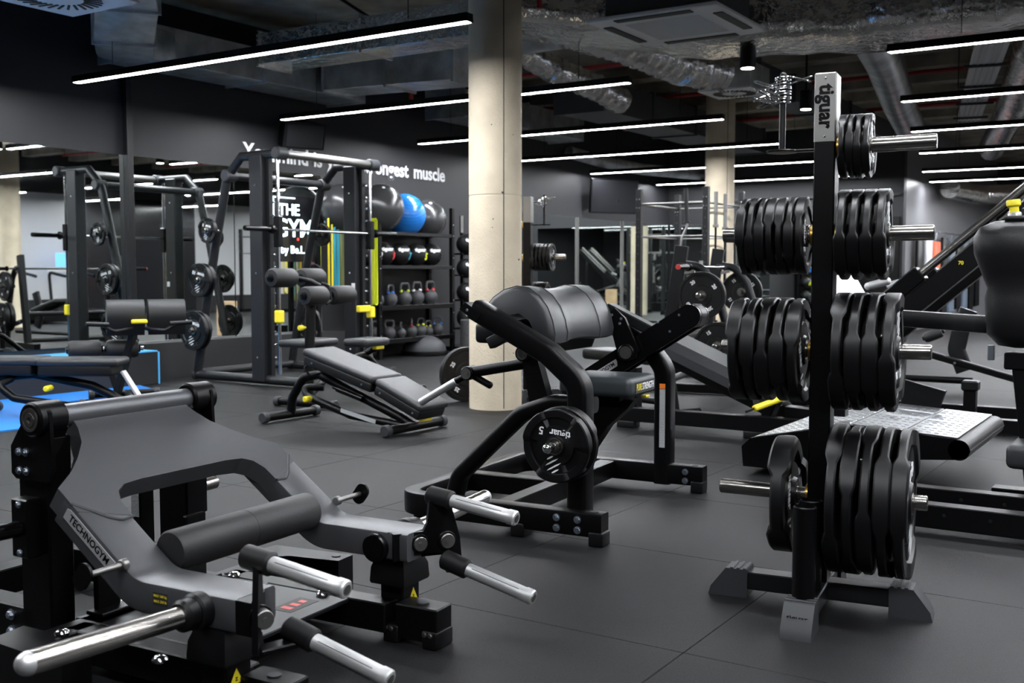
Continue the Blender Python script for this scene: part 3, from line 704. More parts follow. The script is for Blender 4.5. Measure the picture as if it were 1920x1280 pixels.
# ================================================================ PLATE TREE
def plate_tree(loc, yaw, label, pegs_right, pegs_left, detail=True):
    t = thing('plate_tree', label, 'plate rack', loc, yaw)
    b = MB(); b.box((0, 0, .91), (.068, .09, 1.70), .004); b.build('post', 'powder', t)
    b = MB(); b.box((0, 0, 1.648), (.0705, .093, .225), .004); hd = b.build('head_plate', 'brushed', t, label='brushed steel head with black lettering')
    text('tiguar', .066, 'gloss_black', hd, (.003, -.0468, 1.652), (0, 0, -1), (1, 0, 0), .0005, .035, sx=.92)
    for z in (1.742, 1.555):
        b = MB(); b.sphere((0, -.047, z), .004, 10); b.build('rivet', 'steel', hd)
    for (dx, dy, L) in ((-1, 0, .345), (1, 0, .345), (0, -1, .385), (0, 1, .30)):
        d = V((dx, dy, 0)); side = V((-dy, dx, 0))
        b = MB(); b.beam(d * .02 + V((0, 0, .058)), d * (L - .07) + V((0, 0, .058)), .075, .06, .004); lg = b.build('base_leg', 'powder_grey', t)
        b = MB(); f = lambda s_: (lambda u, z: d * u + side * s_ + V((0, 0, z)))
        b.prism([(L - .115, 0), (L + .02, 0), (L + .012, .03), (L - .04, .098), (L - .115, .098)], f(-.047), f(.047)); cp = b.build('end_cap', 'cap_grey', t)
        for k in range(3):
            b = MB(); b.box(tuple(d * (L - .105 + .022 * k) + V((0, 0, .0995))), (.012 if dx else .094, .094 if dx else .012, .006), .002); b.build('cap_rib', 'cap_grey', cp)
        if dy == -1:
            text('tiguar', .028, 'powder_grey', cp, d * (L - .008) + V((0, 0, .062)), (1, 0, 0), (0, -.55, .83), .0008)
    b = MB(); b.lathe([(.026, .10), (.036, .10), (.036, .385), (.031, .388), (.030, .36), (.026, .12)], (0, -.275, 0), (0, 0, 1), 28); b.build('bar_holder', 'powder', t)
    b = MB(); b.lathe([(.026, .10), (.036, .10), (.036, .385), (.031, .388), (.030, .36), (.026, .12)], (0, -.17, 0), (0, 0, 1), 28); b.build('bar_holder', 'powder', t)
    for s, zs in ((1, pegs_right), (-1, pegs_left)):
        for z in zs:
            b = MB(); b.cyl((s * .03, 0, z), (s * .338, 0, z + .004), .0245, 32, ch=.003); pg = b.build('peg', 'steel', t, label='brushed steel peg')
            b = MB(); b.cyl((s * .034, 0, z), (s * .045, 0, z), .036, 24, ch=.002); b.build('peg_flange', 'brass', pg)
    # clip pole on a small shelf arm
    b = MB(); b.beam((-.02, .0, 1.518), (-.17, 0, 1.518), .03, .008); b.lathe([(.001, 1.512), (.05, 1.514), (.052, 1.518), (.05, 1.522), (.001, 1.522)], (-.145, 0, 0), (0, 0, 1), 28); b.build('clip_shelf', 'powder', t)
    b = MB(); b.cyl((-.145, 0, 1.52), (-.145, 0, 1.77), .011, 18); b.sphere((-.145, 0, 1.77), .011, 12); b.build('clip_pole', 'powder_grey', t)
    return t
def spring_clip(loc, yaw, label):
    t = thing('spring_clip', label, 'barbell clip', loc, yaw, 'spring clips on the clip pole'); r = .025
    P = [(r * math.cos(2 * math.pi * k / 16), r * math.sin(2 * math.pi * k / 16), .0105 * k / 16) for k in range(0, 16 * 2 + 1)]
    b = MB(); b.tube(P, .0028, n=7); b.build('coil', 'chrome', t)
    for (sx, ang, tz) in ((1, 20, .0), (-1, -20, .02)):
        a = R(ang); q = Matrix.Rotation(a, 3, 'Z')
        L = [(.022, 0, 0), (.042, .015, .006), (.09, .016, .022), (.096, .0, .024), (.09, -.016, .022), (.042, -.015, .006), (.022, 0, 0)]
        b = MB(); b.tube([q @ V((x, y, z * sx + tz)) for x, y, z in L], .0028, .008, 7, 3); b.build('thumb_loop', 'chrome', t)
TL = (3.53, 1.06); TYAW = -82.5
plate_tree(TL, TYAW, 'tall black plate tree with a brushed head in the right foreground', (1.524, 1.238, .857, .37), (1.238, .857, .37))
ct, st_ = math.cos(R(TYAW)), math.sin(R(TYAW))
def on_tree(x, z, base=TL, c=ct, s=st_): return (base[0] + c * x, base[1] + s * x, z)
def row(side, z, x0, x1, n, Rr, word, kg, face_last=True, seed=0):
    T = (x1 - x0) / n; rr = random.Random(seed)
    for k in range(n):
        x = side * (x0 + T * (k + .5)); drop = .001
        lab = '%s plate out from the post on the %s peg of the near plate tree' % (ORD[k], word) if n > 1 else 'single weight plate on the %s peg of the near plate tree' % word
        f = 0
        if side > 0 and k == n - 1: f = 1
        if side < 0 and k == 0: f = 1
        weight_plate(on_tree(x, z - drop), TYAW, Rr, T * .985, lab, f, kg, rr.choice((0, 20, 45, 75, 100)) if not f else {1: 0, 2: 0, 3: 0, 4: 195, 5: -90, 6: -70, 7: -90}[seed])
row(1, 1.524, .046, .146, 4, .104, 'topmost right', '1,25', seed=1)
row(1, 1.238, .046, .206, 4, .148, 'second right', '5', seed=2)
row(1, .857, .042, .246, 4, .194, 'third right', '15', seed=3)
row(1, .37, .04, .296, 5, .245, 'lowest right', '25', seed=4)
row(-1, 1.238, .05, .272, 7, .129, 'upper left', '2,5', seed=5)
row(-1, .857, .05, .29, 5, .175, 'middle left', '10', seed=6)
row(-1, .37, .07, .146, 1, .197, 'lowest left', '15', seed=7)
for k, (yw, lb) in enumerate(((97, 'lowest'), (128, 'second lowest'), (75, 'third lowest'), (105, 'fourth lowest'), (-75, 'topmost'))):
    p = on_tree(-.145, 1.675 + k * .017); spring_clip(p, yw, '%s chrome spring clip on the pole of the near plate tree' % lb)
# ================================================================ ARM CURL MACHINE (centre)
PC = (3.864, 2.111); PY = 5
T = thing('arm_curl_machine', 'black plate-loaded arm curl machine with a saddle-shaped pad, left of the plate tree', 'gym machine', PC, PY)
YZ = lambda x: (lambda y, z: V((x, y, z)))
def wpt(x, y, z): 
    c, s = math.cos(R(PY)), math.sin(R(PY)); return (PC[0] + c * x - s * y, PC[1] + s * x + c * y, z)
g = MB(); g.bar([(-.065, -.085, .085), (-.065, .90, .085), (1.14, .90, .085), (1.14, -.12, .085)], .1, .075, (0, 0, 1), .13, .008, 8, 2); base = g.build('base_rail', 'powder', T, label='U-shaped base rail')
g = MB(); g.box((.5, .62, .085), (.075, .5, .09), .004); g.box((.55, .40, .085), (1.15, .08, .09), .004); g.build('cross_rail', 'powder', T)
bolts([(-.104, .02, .105), (-.104, .02, .062), (-.104, .115, .105), (-.104, .115, .062)], (-1, 0, 0), .013, .010, base)
bolts([(1.1, -.03, .105), (1.1, -.03, .06)], (-1, 0, 0), .013, .010, base)
for (x, y) in ((-.065, -.06), (-.065, .3), (1.14, -.09), (1.1, .7), (.03, .85)):
    g = MB(); g.rbox((x, y, .03), (.085, .065, .06), .008, 2); g.build('rubber_boot', 'rubber', T)
for (x, y) in ((-.065, -.04), (1.14, -.07)):
    g = MB(); g.cyl((x, y, .135), (x, y, .1375), .016, 18); g.build('rail_plug', 'cap_grey', T)
# near arch
g = MB(); g.bar([(0, .055, .06), (0, .055, .655), (0, .20, .775), (0, .555, .955)], .10, .088, (1, 0, 0), [.12, .1], .017, 8, 3); arch = g.build('side_arch', 'powder', T, label='thick bent side arch')
g = MB(); g.prism([(.50, .935), (.58, .985), (.61, .955), (.53, .90)], YZ(-.052), YZ(.09)); g.build('arch_end', 'powder', arch)
bolts([(-.053, .57, .952)], (-1, 0, 0), .007, .003, arch, 'zinc', washer=False)
# far arch / leg
g = MB(); g.bar([(1.15, .10, .03), (1.15, .10, .62), (1.15, .20, .74), (1.15, .5, .93)], .10, .09, (1, 0, 0), [.12, .1], .02, 8, 3); leg = g.build('side_arch', 'powder', T)
g = MB(); g.box((1.0993, .095, .37), (.001, .03, .30), 0); g.build('caution_sticker', 'sticker_grey', leg)
g = MB(); g.box((1.099, .095, .535), (.0012, .03, .025), 0); g.build('caution_stripe', 'orange', leg)
# rear brace
g = MB(); g.bar([(.09, .72, .10), (.09, .69, .20), (.09, .37, .50), (.09, .22, .555), (.09, .03, .555)], .09, .07, (1, 0, 0), [.1, .16, .12], .025, 7, 4); g.build('rear_brace', 'powder', T)
# saddle pad
sec = [(.665, .905), (.64, .955), (.60, 1.0), (.545, 1.035), (.48, 1.052), (.42, 1.045), (.365, 1.01), (.325, .96), (.30, .90), (.287, .84), (.292, .80), (.32, .79), (.36, .83), (.40, .90), (.46, .935), (.54, .92), (.60, .895), (.64, .885)]
cy, cz = .46, .90; vs = []; fs = []; n = len(sec)
stations = [(.215, .86), (.225, .97), (.24, 1.0), (.36, 1.0), (.39, .985), (.42, .95), (.47, .915), (.55, .90), (.63, .915), (.69, .95), (.73, .985), (.75, 1.0), (.90, 1.0), (.915, .97), (.925, .86)]
for x, k in stations:
    for y, z in sec: vs.append((x, cy + (y - cy) * k, cz + (z - cz) * k))
for i in range(len(stations) - 1):
    for j in range(n): fs.append((i * n + j, i * n + (j + 1) % n, (i + 1) * n + (j + 1) % n, (i + 1) * n + j))
fs += [tuple(range(n))[::-1], tuple((len(stations) - 1) * n + j for j in range(n))]
g = MB(); g.add(vs, fs); pad = g.build('arm_pad', 'leather', T, sharp=50, label='dark grey saddle-shaped arm pad')
for x, k in ((.238, 1.006), (.37, 1.004), (.745, 1.004), (.902, 1.006)):
    g = MB(); g.tube([(x, cy + (y - cy) * k, cz + (z - cz) * k) for y, z in sec[:11]], .0022, 0, 6); g.build('pad_seam', 'grille', pad)
g = MB(); g.prism([(.35, .86), (.58, .89), (.52, .78), (.40, .74)], YZ(.30), YZ(.90)); g.build('pad_bracket', 'powder', T)
g = MB(); g.rbox((.14, .545, .845), (.13, .13, .09), .02, 3); g.build('elbow_block', 'leather_dark', T)
g = MB(); g.at((.06, .575, .895), rx=-55); g.rbox((0, 0, 0), (.03, .012, .05), .004, 2); g.build('strap_tab', 'yellow_strap', T, label='yellow strap tab')
g = MB(); g.at((-.02, .43, .83), rx=-27); g.rbox((0, 0, 0), (.05, .10, .05), .006, 2); g.build('stop_block', 'soft_black', T)
# main lever with handle
g = MB(); g.prism([(.47, .79), (.40, .79), (.30, .47), (.31, .40), (.40, .40), (.41, .47)], YZ(.245), YZ(.30)); lv = g.build('curl_lever', 'powder', T)
text('1', .03, 'yellow', lv, (.243, .36, .52), (0, -1, 0), (0, 0, 1), .0004); text('2', .03, 'yellow', lv, (.243, .355, .475), (0, -1, 0), (0, 0, 1), .0004)
g = MB(); g.cyl((.20, .435, .75), (.32, .435, .75), .036, 28, ch=.004); pv = g.build('pivot_hub', 'powder', T); g = MB(); g.lathe([(.027, 0), (.027, .003), (.02, .003), (.02, .001), (.012, .001), (.012, .004)], (.20, .435, .75), (-1, 0, 0), 28); g.build('pivot_disc', 'brushed', pv)
g = MB(); g.cyl((.29, .46, .70), (.29, .75, .645), .026, 24, ch=.003); g.build('handle_tube', 'powder', T)
g = MB(); g.cyl((.25, .755, .642), (.33, .755, .642), .033, 28, ch=.004); hb = g.build('handle_hub', 'powder', T); g = MB(); g.lathe([(.026, 0), (.026, .003), (.02, .003), (.02, .001), (.012, .001), (.012, .004)], (.25, .755, .642), (-1, 0, 0), 28); g.build('pivot_disc', 'brushed', hb)
g = MB(); g.cyl((.29, .77, .632), (.29, .84, .595), .014, 16, .017); g.cyl((.29, .74, .63), (.29, .64, .585), .017, 18, ch=.006); g.build('handle_stub', 'powder', T)
g = MB(); g.cyl((.29, .83, .60), (.29, 1.035, .485), .0185, 24, ch=.003); g.build('hand_grip', 'alu', T, label='silver hand grip')
# counter lever with roller
LX = .98
g = MB(); d = V((0, .31, -.19)).normalized()
pr = []
A = V((-.085, .90)); B = V((.52, .515)); dd = (B - A).normalized(); nn = V((-dd.y, dd.x)); hw = .058
for k in range(9): a = R(90 + 180 * k / 8); q = A + (dd * math.cos(a) + nn * math.sin(a)) * hw; pr.append((q.x, q.y))
pr += [tuple(B - nn * hw), tuple(B + nn * hw)]
g.prism(pr, YZ(LX - .012), YZ(LX + .012)); cl = g.build('counter_lever', 'gloss_black', T, label='broad black lever plate with roller end')
g = MB(); g.cyl((LX + .012, A.x, A.y), (LX + .11, A.x, A.y), hw, 36, ch=.006); g.build('lever_roller', 'rubber', T)
g = MB(); g.prism(pr, YZ(LX + .112), YZ(LX + .13)); g.build('counter_lever', 'gloss_black', T)
bolts([(LX - .012, -.035, .905), (LX - .012, .075, .868), (LX - .012, .012, .823)], (-1, 0, 0), .007, .004, cl, 'zinc', washer=False)
badge(cl, (LX - .0125, .375, .607), (0, -.849, .529), (0, .529, .849), .034)
g = MB(); g.prism([(.33, .90), (.29, .935), (.235, .885), (.165, .73), (.175, .69), (.22, .672), (.27, .695)], YZ(LX - .05), YZ(LX - .03)); lk = g.build('link_plate', 'powder', T)
bolts([(LX - .05, .305, .90), (LX - .05, .255, .882), (LX - .05, .262, .858)], (-1, 0, 0), .008, .004, lk, 'zinc', washer=False)
g = MB(); g.cyl((LX - .07, .222, .715), (LX - .012, .222, .715), .042, 30, ch=.004); ph = g.build('pivot_hub', 'powder', T); g = MB(); g.lathe([(.032, 0), (.032, .003), (.025, .003), (.025, .001), (.014, .001), (.014, .004)], (LX - .07, .222, .715), (-1, 0, 0), 30); g.build('pivot_disc', 'brushed', ph)
g = MB(); g.beam((LX + .06, .37, .935), (LX + .06, .06, .79), .085, .05, .006); g.build('pad_arm', 'powder_grey', T)
# seat
g = MB(); g.rbox((.56, .17, .595), (.33, .36, .09), .028, 4); seat = g.build('seat_pad', 'leather_teal', T, label='dark grey seat with a yellow and white logo patch')
g = MB(); g.box((.575, -.0112, .592), (.235, .002, .052), .0006); pt_ = g.build('logo_patch', 'grille', seat)
text('PURE', .044, 'yellow', pt_, (.50, -.0124, .592), (1, 0, 0), (0, 0, 1), .0003, .012, sx=.66); text('STRENGTH', .044, 'white_letter', pt_, (.612, -.0124, .592), (1, 0, 0), (0, 0, 1), .0003, .012, sx=.66)
g = MB(); g.rbox((.66, .02, .535), (.05, .03, .012), .005, 2); g.build('seat_lever', 'yellow', T)
g = MB(); g.box((.56, .2, .54), (.2, .26, .03), .004); g.prism([(.02, .53), (.05, .49), (.15, .40), (.23, .28), (.27, .12), (.38, .12), (.40, .53)], YZ(.51), YZ(.59)); g.build('seat_post', 'powder', T)
# loading peg
g = MB(); g.cyl((-.04, .085, .415), (-.20, .085, .415), .0245, 28); g.build('loading_peg', 'steel', T)
g = MB(); g.cyl((-.195, .085, .415), (-.245, .085, .415), .019, 24, ch=.003); g.sphere((-.252, .085, .415), .021, 20); g.build('peg_tip', 'chrome', T)
weight_plate(wpt(-.165, .085, .415), PY, .150, .045, 'weight plate with upside-down lettering on the arm curl machine', -1, '5', 186, 'plates on the arm curl machine')
weight_plate(wpt(-.108, .085, .415), PY, .156, .058, 'weight plate behind the lettered one on the arm curl machine', 0, '5', 40, 'plates on the arm curl machine')
# ================================================================ MACHINES ON THE RIGHT
# standing platform machine with bright tread plates, behind the plate tree
T = thing('squat_platform', 'low machine with a bright metal tread platform behind the plate tree', 'gym machine', (6.15, 1.42), 0)
# platform: rear incline and flat deck (profile along y, extruded in x)
def plat(y, z): return z
x0, x1 = -.53, .53
g = MB(); prof = [(1.0, .02), (1.02, .20), (.92, .26), (.88, .30), (.05, .30), (-.44, .30), (-.50, .27), (-.50, .21), (-.46, .18), (.0, .10), (.4, .02)]
fx = lambda x: (lambda y, z: V((x, y, z)))
prof = [(.70, .04), (.71, .15), (.66, .20), (.12, .315), (-.40, .285), (-.455, .268), (-.475, .23), (-.455, .192), (-.40, .18), (.05, .14), (.55, .04)]
g.prism(prof, fx(x0), fx(x1)); pf = g.build('platform_body', 'powder', T, sharp=30)
tp_ = MB(); tp_.box((0, 0, 0), (.252, .255, .006), .002)
for a_ in (-.075, 0, .075):
    for b_ in range(6): tp_.box((a_, -.1 + b_ * .04, .0035), (.006, .022, .004), 0)
me = tp_.mesh('tread_plate')
for i in range(4):
    for j in range(2):
        y = .51 - j * .265; z = .20 + (.66 - y) * (.115 / .54) + .003; link('tread_plate', me, 'tread', pf, loc=(-.39 + i * .26, y, z), rot=(R(-12.0), 0, 0))
    for j in range(2):
        y = .0 - j * .262; z = .315 - (.12 - y) * (.03 / .52) + .003; link('tread_plate', me, 'tread', pf, loc=(-.39 + i * .26, y - .02, z), rot=(R(3.3), 0, 0))
rv = MB().sphere((0, 0, 0), .006, 8).mesh('rivet')
for i in range(9): link('rivet', rv, 'chrome', pf, loc=(-.48 + i * .12, .125, .318))
g = MB(); g.cyl((x0, -.42, .23), (x1, -.42, .23), .052, 24); g.build('rolled_edge', 'powder_grey', pf)
g = MB(); g.prism([(.10, .315), (-.12, .315), (-.15, .41), (.10, .47)], fx(x1 - .02), fx(x1 + .03)); g.build('side_guard', 'powder', T)
for x, za in ((-1.02, .1), (-1.39, .1)):
    g = MB(); g.box((x, -.85, .08), (.085, 1.9 if x < 0 else 2.2, .1), .004); rl = g.build('floor_rail', 'powder', T)
    for yy in (.02, -1.6):
        h = MB(); h.rbox((x, yy if x < 0 else yy * .6, .016), (.09, .08, .032), .006, 2); h.build('rubber_boot', 'rubber', rl)
    if x < 0:
        bolts([(x - .0425, -.35 - .18 * k, .09) for k in range(3)], (-1, 0, 0), .008, .004, rl, 'powder_grey', washer=False)
g = MB(); g.box((-1.38, .13, .09), (.42, .085, .13), .004); g.build('rail_end', 'powder', T); g = MB(); g.box((-.85, .06, .075), (.75, .085, .09), .004); g.build('cross_rail', 'powder', T)

# leg press with sloping guide rails
T = thing('leg_press', 'big sloping leg press with chrome guide tubes behind the plate tree', 'gym machine', (8.25, 1.6), 0)
p0, p1 = V((0, 1.0, .12)), V((0, -.9, 1.79)); d = (p1 - p0).normalized(); up = V((1, 0, 0)).cross(d) * -1
if up.z < 0: up = -up
for x in (-.32, .32):
    g = MB(); g.beam(p0 + V((x, 0, 0)), p1 + V((x, 0, 0)), .10, .14, .005, (1, 0, 0)); g.build('sloping_beam', 'powder', T)
    g = MB(); g.cyl(p0 + V((x, 0, 0)) + up * .14, p1 + V((x, 0, 0)) + up * .14, .032, 24); g.build('guide_tube', 'steel', T, label='polished guide tube')
    g = MB(); c = p0.lerp(p1, .45) + V((x, 0, 0)) + up * .14; g.beam(c - d * .34, c + d * .20, .13, .12, .01, (1, 0, 0)); g.build('carriage_block', 'gloss_black', T)
    g = MB(); g.cyl(c + up * .1 + d * .0, c + up * .17 - d * .14, .028, 20, ch=.01); g.sphere(c + up * .172 - d * .145, .027, 14); g.build('release_handle', 'alu', T, label='silver release handle')
g = MB(); c = p0.lerp(p1, .30) + up * .30; g.at(c); g.M = Matrix.Translation(c) @ Matrix.Rotation(R(60), 4, 'X'); g.box((0, 0, 0), (.8, .55, .03), .006); g.build('foot_plate', 'tread', T, label='pale metal foot plate')
for y in (1.1, -.9):
    g = MB(); g.box((0, y, .06), (1.2, .1, .1), .004); g.build('floor_rail', 'powder', T)
for x in (-.35, .35):
    g = MB(); g.box((x, .1, .06), (.1, 2.0, .1), .004); g.build('floor_rail', 'powder', T)
g = MB(); g.box((-.35, -.26, .16), (.08, .08, .32), .004); g.build('stop_post', 'powder', T); g = MB(); g.box((-.35, -.26, .33), (.11, .11, .07), .01); g.build('stop_pad', 'rubber', T)

g = MB(); g.beam((.0, -.8, .1), (0, -.8, 1.68), .1, .1); g.build('rear_post', 'powder', T)
g = MB(); g.M = Matrix.Translation((0, 1.3, .45)) @ Matrix.Rotation(R(-35), 4, 'X'); g.rbox((0, 0, 0), (.5, .12, .65), .03, 3); g.build('back_pad', 'leather_dark', T)
text('70', .035, 'yellow', T, p0.lerp(p1, .62) + V((-.372, .0, .02)), (0, -1, 0), (0, 0, 1), .001)

# padded torso machine at the right edge
T = thing('chest_pad_machine', 'machine with a tall black leather pad and yellow knob at the right edge', 'gym machine', (5.49, .72), 0)
g = MB()
prof = [(.02, .72), (.075, .735), (.115, .80), (.12, .90), (.125, 1.0), (.118, 1.06), (.14, 1.15), (.165, 1.25), (.17, 1.34), (.15, 1.40), (.10, 1.435), (.03, 1.445)]
vs = []; n = 36
for r, z in prof:
    for k in range(n):
        a = 2 * math.pi * k / n; cx = abs(math.cos(a)) ** .7 * (1 if math.cos(a) > 0 else -1); sx = abs(math.sin(a)) ** .7 * (1 if math.sin(a) > 0 else -1)
        zz = .76 + (z - .72) * .828; w_ = 1 + .02 * math.sin(9 * a) * (1 if z > 1.38 else 0); vs.append((r * 1.15 * cx * w_, r * 1.25 * sx * w_, zz))
fs = [(i * n + j, i * n + (j + 1) % n, (i + 1) * n + (j + 1) % n, (i + 1) * n + j) for i in range(len(prof) - 1) for j in range(n)] + [tuple(range(n))[::-1], tuple((len(prof) - 1) * n + j for j in range(n))]
g.add(vs, fs); pad = g.build('torso_pad', 'leather_dark', T, sharp=60, label='bulging black leather pad')
g = MB(); g.rbox((-.06, .02, 1.362), (.13, .10, .02), .008, 2); g.build('pad_tab', 'soft_black', T)
g = MB(); g.lathe([(.030, 0), (.030, .012), (.026, .018)], (-.07, .03, 1.372), (-.1, .1, 1), 28); g.build('knob_ring', 'alu', T)
g = MB(); g.lathe([(.021, 0), (.021, .028), (.026, .033), (.031, .037), (.031, .058), (.028, .063), (.006, .064)], (-.072, .032, 1.385), (-.1, .1, 1), 28); g.build('adjuster_knob', 'yellow', T, label='yellow plastic knob')
g = MB(); g.cyl((0, -.02, 1.37), (.1, -.2, 1.54), .05, 24); g.build('upper_roller', 'foam', T)
g = MB(); g.bar([(.42, .95, .885), (.22, .35, .865), (.05, .17, .865), (.02, .10, .865)], .06, .085, (1, 0, 0), .3, .008, 6, 2); g.build('swing_arm', 'powder', T)
g = MB(); g.box((0, 0, .70), (.12, .12, .08), .006); g.beam((0, -.1, .06), (0, -.02, .7), .10, .10); g.build('pad_post', 'powder', T)
g = MB(); g.box((.0, -.5, .05), (.1, 1.2, .09), .004); g.build('base_rail', 'powder', T)
g = MB(); g.rbox((-.04, -.25, .285), (.5, .52, .11), .03, 3); g.build('seat_pad', 'leather', T, label='grey padded seat at the right edge')
g = MB(); g.box((-.04, -.25, .16), (.12, .3, .17), .004); g.build('seat_post', 'powder', T)
g = MB(); g.beam((.42, .95, .32), (.42, .95, .9), .07, .07); g.build('arm_post', 'powder', T)
g = MB(); g.box((-.03, .12, .735), (.03, .03, .07), .003); g.build('latch', 'zinc', T)

# sloping pad machine (middle right)
T = thing('incline_pad_machine', 'machine with a grey sloping pad and yellow handle, left of the plate tree', 'gym machine', (6.75, 2.85), 0)
g = MB(); g.box((.1, .0, .10), (.1, 1.4, .1), .004); rl = g.build('base_rail', 'powder', T)
g = MB(); g.box((.15, .60, .28), (.1, .12, .3), .004); g.build('stub_post', 'powder', T)
for y in (.6, -.35):
    g = MB(); g.rbox((.1, y, .026), (.1, .14, .052), .008, 2); g.build('rubber_boot', 'rubber', T)
A = V((.22, .52, .66)); B = V((.22, -.42, .27)); d = (B - A).normalized()
g = MB(); nz = V((0, -d.z, d.y)); nz = nz if nz.z > 0 else -nz
m = Matrix(((1, 0, 0, 0), (0, d.y, nz.y, 0), (0, d.z, nz.z, 0), (0, 0, 0, 1))); g.M = Matrix.Translation((A + B) / 2 + nz * .03) @ m
L = (B - A).length; hexa = [(-.24, -.05), (-.24, .01), (-.17, .06), (.17, .06), (.24, .01), (.24, -.05)]
g.prism(hexa, lambda u, v: V((u, -L / 2, v)), lambda u, v: V((u, L / 2, v))); pd = g.build('sloping_pad', 'leather', T, sharp=25, label='grey bevelled sloping pad')
g = MB(); g.beam(A - nz * .05, B - nz * .06 + d * .06, .13, .12, .006, (1, 0, 0)); bm_ = g.build('pad_beam', 'powder', T)
g = MB(); c = B - nz * .05 - d * .05; g.cyl(c + V((-.07, 0, 0)), c + V((-.09, 0, 0)), .038, 24, ch=.003); g.build('pivot_disc', 'brushed', T)
g = MB(); c = B + V((-.32, .01, -.045)); g.cyl(c, c + V((.30, -.155, .075)), .021, 20, ch=.005); g.build('yellow_handle', 'yellow', T, label='yellow handle grip')
g = MB(); g.cyl(c - V((.06, -.03, .015)), c, .008, 10); g.build('handle_shaft', 'powder', T); g = MB(); g.beam(B + V((0, -.1, -.1)), B + V((0, -.45, -.12)), .12, .1); g.build('pad_foot', 'powder', T)
g = MB(); g.box((.25, -.66, .06), (.7, .12, .1), .004); g.build('cross_foot', 'powder', T)
# flat utility bench behind the curl machine
T = thing('flat_bench', 'low black bench partly hidden behind the arm curl machine pad', 'bench', (7.65, 3.75), -20)
g = MB(); g.rbox((0, 0, .44), (.3, 1.1, .09), .03, 3); g.build('bench_pad', 'leather_dark', T)
for y in (-.4, .4):
    g = MB(); g.tube([(-.25, y, .03), (.25, y, .03)], .028); g.tube([(0, y * .8, .42), (0, y, .03)], .03); g.build('leg', 'powder', T)
g = MB(); g.tube([(0, -.4, .1), (0, .4, .1)], .025); g.build('stretcher', 'powder', T)
# ================================================================ BENCHES
def foot_tube(parent, p, q, r=.032):
    b = MB(); b.cyl(p, q, r, 20); o = b.build('foot_tube', 'powder', parent); d = (V(q) - V(p)).normalized()
    for s, e in ((-1, V(p)), (1, V(q))):
        c = MB(); c.cyl(e - d * s * .03, e + d * s * .018, r * 1.3, 22, ch=.006); c.build('end_cap', 'cap_grey', o)
    return o
def slab_pad(parent, name, pts, w, t, m='leather', rad=.025, label=None):
    """pad along y-z line pts[0]->pts[1], width w in x"""
    a, c = V((0, *pts[0])), V((0, *pts[1])); d = (c - a).normalized(); n = V((1, 0, 0)).cross(d); n = n if n.z > 0 else -n
    b = MB(); b.M = Matrix.Translation((a + c) / 2 - n * t / 2) @ Matrix(((1, 0, 0, 0), (0, d.y, n.y, 0), (0, d.z, n.z, 0), (0, 0, 0, 1)))
    b.rbox((0, 0, 0), (w, (c - a).length, t), rad, 4); o = b.build(name, m, parent, label=label)
    u = MB(); u.M = Matrix.Translation((a + c) / 2 - n * (t + .03)) @ Matrix(((1, 0, 0, 0), (0, d.y, n.y, 0), (0, d.z, n.z, 0), (0, 0, 0, 1)))
    u.rbox((0, 0, 0), (w * .92, (c - a).length * .95, .07), .015, 2); sh = u.build('pad_shell', 'soft_black', o)
    for k in (-.35, .35):
        q = MB(); p = (a + c) / 2 - n * (t + .03) + d * k * (c - a).length + V((-w * .46, 0, 0)); q.cyl(p, p - V((.004, 0, 0)), .007, 10); q.build('shell_screw', 'zinc', sh)
    return o
# adjustable bench in the middle left
T = thing('adjustable_bench', 'adjustable bench sloping down toward the column, in front of the smith machine', 'bench', (5.8, 5.1), 0)
slab_pad(T, 'back_pad', ((.37, .565), (-.30, .385)), .33, .055)
slab_pad(T, 'seat_pad', ((-.31, .382), (-.72, .215)), .32, .055)
foot_tube(T, (-.27, .665, .045), (.27, .655, .045)); foot_tube(T, (-.29, -.51, .045), (.33, -.52, .045))
g = MB(); g.tube([(0, .655, .05), (0, .64, .17), (0, .52, .33), (0, .36, .36), (0, .0, .235), (0, -.40, .10), (0, -.51, .05)], .034, .12, 16); g.build('main_beam', 'powder', T)
g = MB(); g.tube([(-.02, .30, .27), (-.10, .42, .27), (-.13, .36, .21), (-.12, -.05, .10), (-.05, -.45, .05)], .028, .08, 14); hb = g.build('lower_tube', 'powder', T)
g = MB(); g.beam((-.149, .02, .135), (-.149, -.3, .075), .003, .03, 0); g.build('sticker', 'sticker_grey', hb)
g = MB(); g.cyl((-.12, .30, .20), (-.21, .30, .20), .012, 12); g.cyl((-.16, .30, .20), (-.225, .30, .20), .022, 18, ch=.006); g.build('pop_pin', 'yellow', T, label='yellow pull pin')
g = MB(); g.tube([(-.1, .33, .47), (-.16, .36, .42), (-.16, .30, .36), (-.1, .26, .38)], .008, .02, 8); g.build('lift_handle', 'powder', T)
g = MB(); g.cyl((-.05, .14, .27), (-.05, -.1, .21), .022, 14); g.cyl((-.05, .18, .28), (-.05, .14, .27), .012, 12); g.build('gas_strut', 'gloss_black', T)
g = MB(); g.box((.1, -.545, .08), (.14, .002, .022), 0); g.build('foot_sticker', 'yellow', T)
